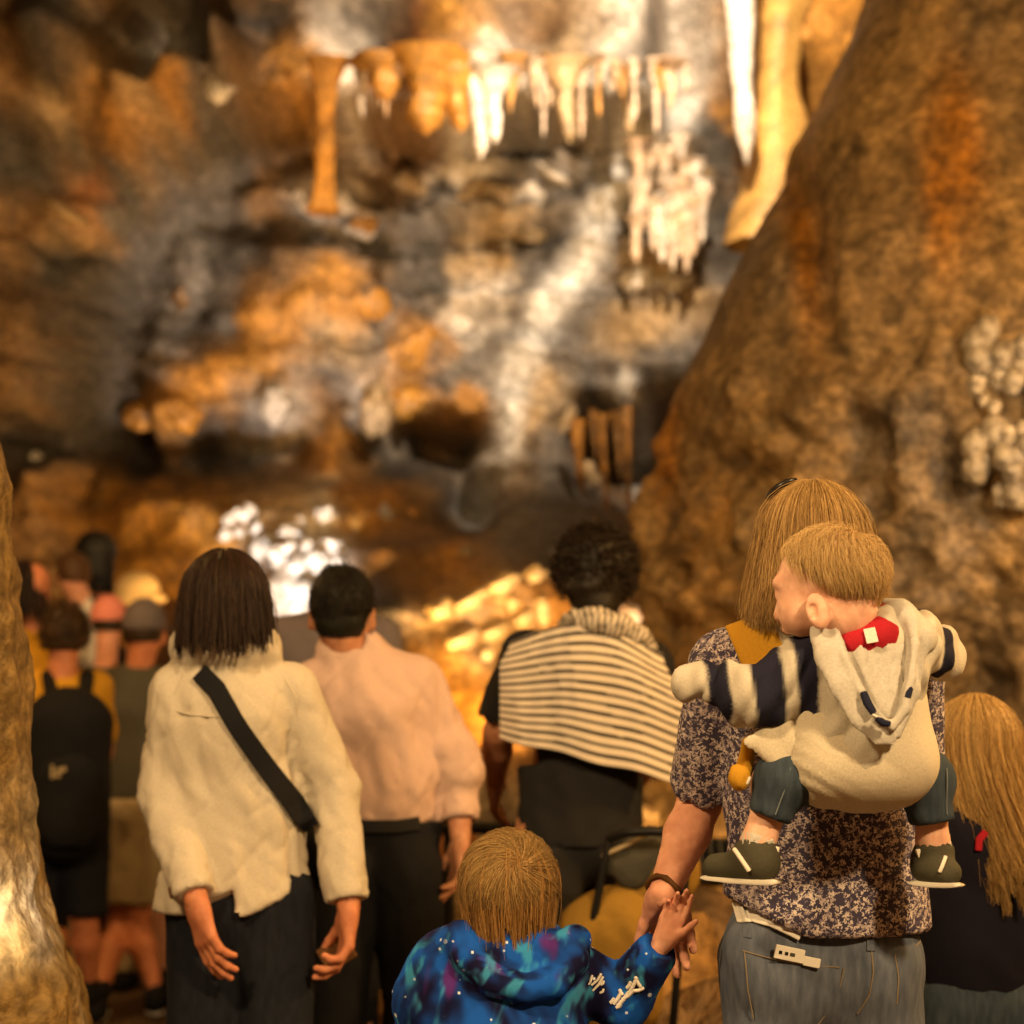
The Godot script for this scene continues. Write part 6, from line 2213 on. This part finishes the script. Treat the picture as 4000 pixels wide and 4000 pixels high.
	r = dress(j, {"label": "visitor in a navy cap and navy jacket beyond the backpack", "cell": 0.02, "skin": M.skin_tan, "top": M.navy, "bottom": M.black_cloth})
	cap_on(r.t, j.head + Vector3(0, 0.0, 0.0), M.navy, "cap", Vector3(-0.9, 0, -0.4).normalized(), 1.12, 0.9)
	# cream shirt and pink cap
	D = 9.9
	j = stance(415, D, 1.62)
	j.head = P(425, 2415, D)
	j.elb_l = P(300, 2700, D)
	j.wri_l = P(372, 2690, D - 0.2)
	r = dress(j, {"label": "visitor in a coral pink cap and cream shirt with one hand raised", "cell": 0.02, "skin": M.skin, "top": M.oat, "sleeve": 0.9, "bottom": M.khaki, "bulk": 1.1, "hand_l": {"f": Vector3(0.3, 1, 0.2), "back": Vector3(0, 0, 1), "thumb": Vector3(1, 0, 0), "curl": 0.8}})
	cap_on(r.t, j.head + Vector3(0, -0.005, 0.01), M.pink_cloth, "cap", Vector3(-0.3, 0, -0.9).normalized(), 0.98)
	# straw hat
	D = 11.0
	j = stance(545, D, 1.76)
	j.head = P(535, 2330, D)
	r = dress(j, {"label": "tall visitor in a straw coloured sun hat", "cell": 0.02, "skin": M.skin_tan, "top": M.khaki, "bottom": M.black_cloth})
	var hf := field([j.head], 0.3, 0.012)
	hf.ell(j.head + Vector3(0, 0.03, 0), Vector3(0.115, 0.1, 0.12), Basis(Vector3(0, 0, 1), 0.12), 0.01)
	hf.cut(j.head - Vector3(0, 0.03, 0), Vector3.DOWN, 0.4)
	hf.cap(j.head + Vector3(-0.03, -0.02, 0), j.head + Vector3(0.03, -0.01, 0), 0.125, 0.125, 0.03, Vector3.UP, 3.5)
	g = Geo.new()
	hf.emit(g)
	mesh(g, "sun_hat", M.straw, r.t)
	# dark haired visitor lifting a child
	D = 11.2
	j = stance(385, D, 1.86)
	j.head = P(375, 2160, D)
	j.neck = P(390, 2310, D)
	r = dress(j, {"label": "tall dark haired visitor in black beyond the coral cap", "cell": 0.02, "skin": M.skin_tan, "top": M.black_cloth, "bottom": M.black_cloth})
	g = Geo.new()
	hair_core(g, j.head + Vector3(0, 0.01, 0.0), Vector3(0.115, 0.115, 0.115), Vector3(0, 0, -1), P(0, 2330, D).y, 0.15, Color(0.01, 0.008, 0.009))
	mesh(g, "hair", M.hair, r.t)
	D = 10.8
	j = stance(320, D, 1.66)
	j.head = P(285, 2235, D)
	j.neck = P(310, 2330, D)
	r = dress(j, {"label": "pale faced visitor in a white top beyond the navy cap", "cell": 0.02, "skin": M.skin, "top": M.white_cloth, "sleeve": 0.9, "bottom": M.black_cloth})
	g = Geo.new()
	hair_core(g, j.head + Vector3(0, 0.015, 0.01), Vector3(0.085, 0.1, 0.1), Vector3(-0.8, 0, -0.6).normalized(), P(0, 2290, D).y, 0.0, Color(0.09, 0.045, 0.02))
	mesh(g, "hair", M.hair, r.t)
	# long brown hair behind the cream shirt
	D = 9.8
	j = stance(735, D, 1.74)
	j.head = P(700, 2440, D)
	j.neck = P(715, 2560, D)
	r = dress(j, {"label": "visitor with very long brown hair mostly hidden by the cream shirt", "cell": 0.018, "skin": M.skin_tan, "top": M.brown_leather, "sleeve": 0.8, "bottom": M.khaki, "bottom_name": "shorts", "leg_hem": 0.6})
	rng.seed = 14
	g = Geo.new()
	hair_core(g, j.head + Vector3(0, 0.01, 0.01), Vector3(0.095, 0.105, 0.108), Vector3(0.3, 0, -0.9).normalized(), P(0, 2660, D).y, 0.2, Color(0.07, 0.03, 0.012))
	long_hair(g, j.head + Vector3(0, 0.01, 0.01), Vector3(0.098, 0.108, 0.111), Vector3(0.3, 0, -0.9).normalized(), P(0, 2680, D).y, Vector3(0.06, 0.026, 0.01), Vector3(0.14, 0.06, 0.02), {"count": 500, "width": 0.002, "flare": 0.25, "sway": Vector3(-0.06, 0, 0)})
	mesh(g, "hair", M.hair, r.t)
	# grey shirt between the two shirts
	D = 6.3
	j = stance(1245, D, 1.86)
	j.head = P(1325, 2400, D)
	j.neck = P(1290, 2480, D)
	r = dress(j, {"label": "visitor in a slate grey shirt hidden behind the pink shirt", "cell": 0.018, "skin": M.skin_tan, "top": M.slate, "bottom": M.black_cloth, "sleeve": 0.9, "bulk": 1.1})
	g = Geo.new()
	hair_core(g, j.head + Vector3(0, 0.01, 0.0), Vector3(0.08, 0.095, 0.098), Vector3(0, 0, -1), 9.0, 0.0, Color(0.012, 0.009, 0.007))
	mesh(g, "hair", M.hair, r.t)


# ---------------------------------------------------------------- printed cloth
func printed_cloth() -> void:
	var n := 512
	var im := Image.create(n, n, false, Image.FORMAT_RGB8)
	im.fill(Color(0.27, 0.25, 0.33))
	rng.seed = 12
	var tones := [Color(0.83, 0.78, 0.76), Color(0.72, 0.66, 0.66), Color(0.24, 0.22, 0.30), Color(0.52, 0.48, 0.53)]
	for i in 3000:
		var c := Vector2(rng.randf() * n, rng.randf() * n)
		var petals := rng.randi_range(2, 6)
		var tone: Color = tones[rng.randi() % 4] if i < 2300 else tones[rng.randi() % 2]
		for k in petals:
			var a := rng.randf() * TAU
			var p := c + Vector2(cos(a), sin(a)) * rng.randf_range(1.0, 7.0)
			var ang := a + rng.randf_range(-0.4, 0.4)
			var ra := rng.randf_range(2.2, 5.2)
			var rb := rng.randf_range(1.0, 2.2)
			for y in range(-6, 7):
				for x in range(-6, 7):
					var q := Vector2(x, y).rotated(-ang)
					if (q.x / ra) * (q.x / ra) + (q.y / rb) * (q.y / rb) < 1.0:
						im.set_pixel(posmod(int(p.x) + x, n), posmod(int(p.y) + y, n), tone)
	var m := mat("blouse", Color.WHITE, 0.85, ImageTexture.create_from_image(im), 3.4)
	m.metallic_specular = 0.25
	m.uv1_triplanar_sharpness = 8.0
	# galaxy print
	im = Image.create(n, n, false, Image.FORMAT_RGB8)
	for y in n:
		for x in n:
			var a1 := TAU * x / n
			var b1 := TAU * y / n
			var q := Vector3(cos(a1) * 40.0, sin(a1) * 40.0, cos(b1) * 40.0)
			var q2 := sin(b1) * 40.0
			var v1 := noise.get_noise_3d(q.x * 3.0 + q2 * 1.3, q.y * 3.0 - q2, q.z * 3.0 + q2) * 1.6
			var v2 := noise.get_noise_3d(q.x * 4.0 + 300.0 + q2, q.y * 4.0, q.z * 4.0 - q2 * 2.0) * 1.6
			var v3 := noise.get_noise_3d(q.x * 7.0 - 200.0, q.y * 7.0 + q2 * 3.0, q.z * 7.0) * 1.5
			var c := Color(0.075, 0.075, 0.20).lerp(Color(0.10, 0.33, 0.72), clampf(v1 * 1.3 + 0.55, 0.0, 1.0))
			c = c.lerp(Color(0.42, 0.16, 0.47), clampf(v2 * 1.6 - 0.45, 0.0, 0.75))
			c = c.lerp(Color(0.26, 0.66, 0.82), clampf(v3 * 1.6 - 0.5, 0.0, 0.7))
			im.set_pixel(x, y, c)
	for i in 330:
		var c := Vector2i(rng.randi() % n, rng.randi() % n)
		var rr := rng.randf_range(0.7, 2.0) if i > 30 else rng.randf_range(2.0, 3.2)
		for y in range(-5, 6):
			for x in range(-5, 6):
				if x * x + y * y < rr * rr:
					im.set_pixel(posmod(c.x + x, n), posmod(c.y + y, n), Color(0.85, 0.88, 0.95))
	m = mat("galaxy", Color.WHITE, 0.85, ImageTexture.create_from_image(im), 1.25)
	m.metallic_specular = 0.2
	m.uv1_triplanar_sharpness = 8.0


func _ready() -> void:
	view()
	materials()
	printed_cloth()
	lamps()
	back_wall()
	shell()
	pillars()
	formations()
	handrail()
	mother()
	hoodie_child()
	blonde_girl()
	white_shirt_woman()
	pink_shirt_man()
	curly_man()
	stroller()
	far_visitors()
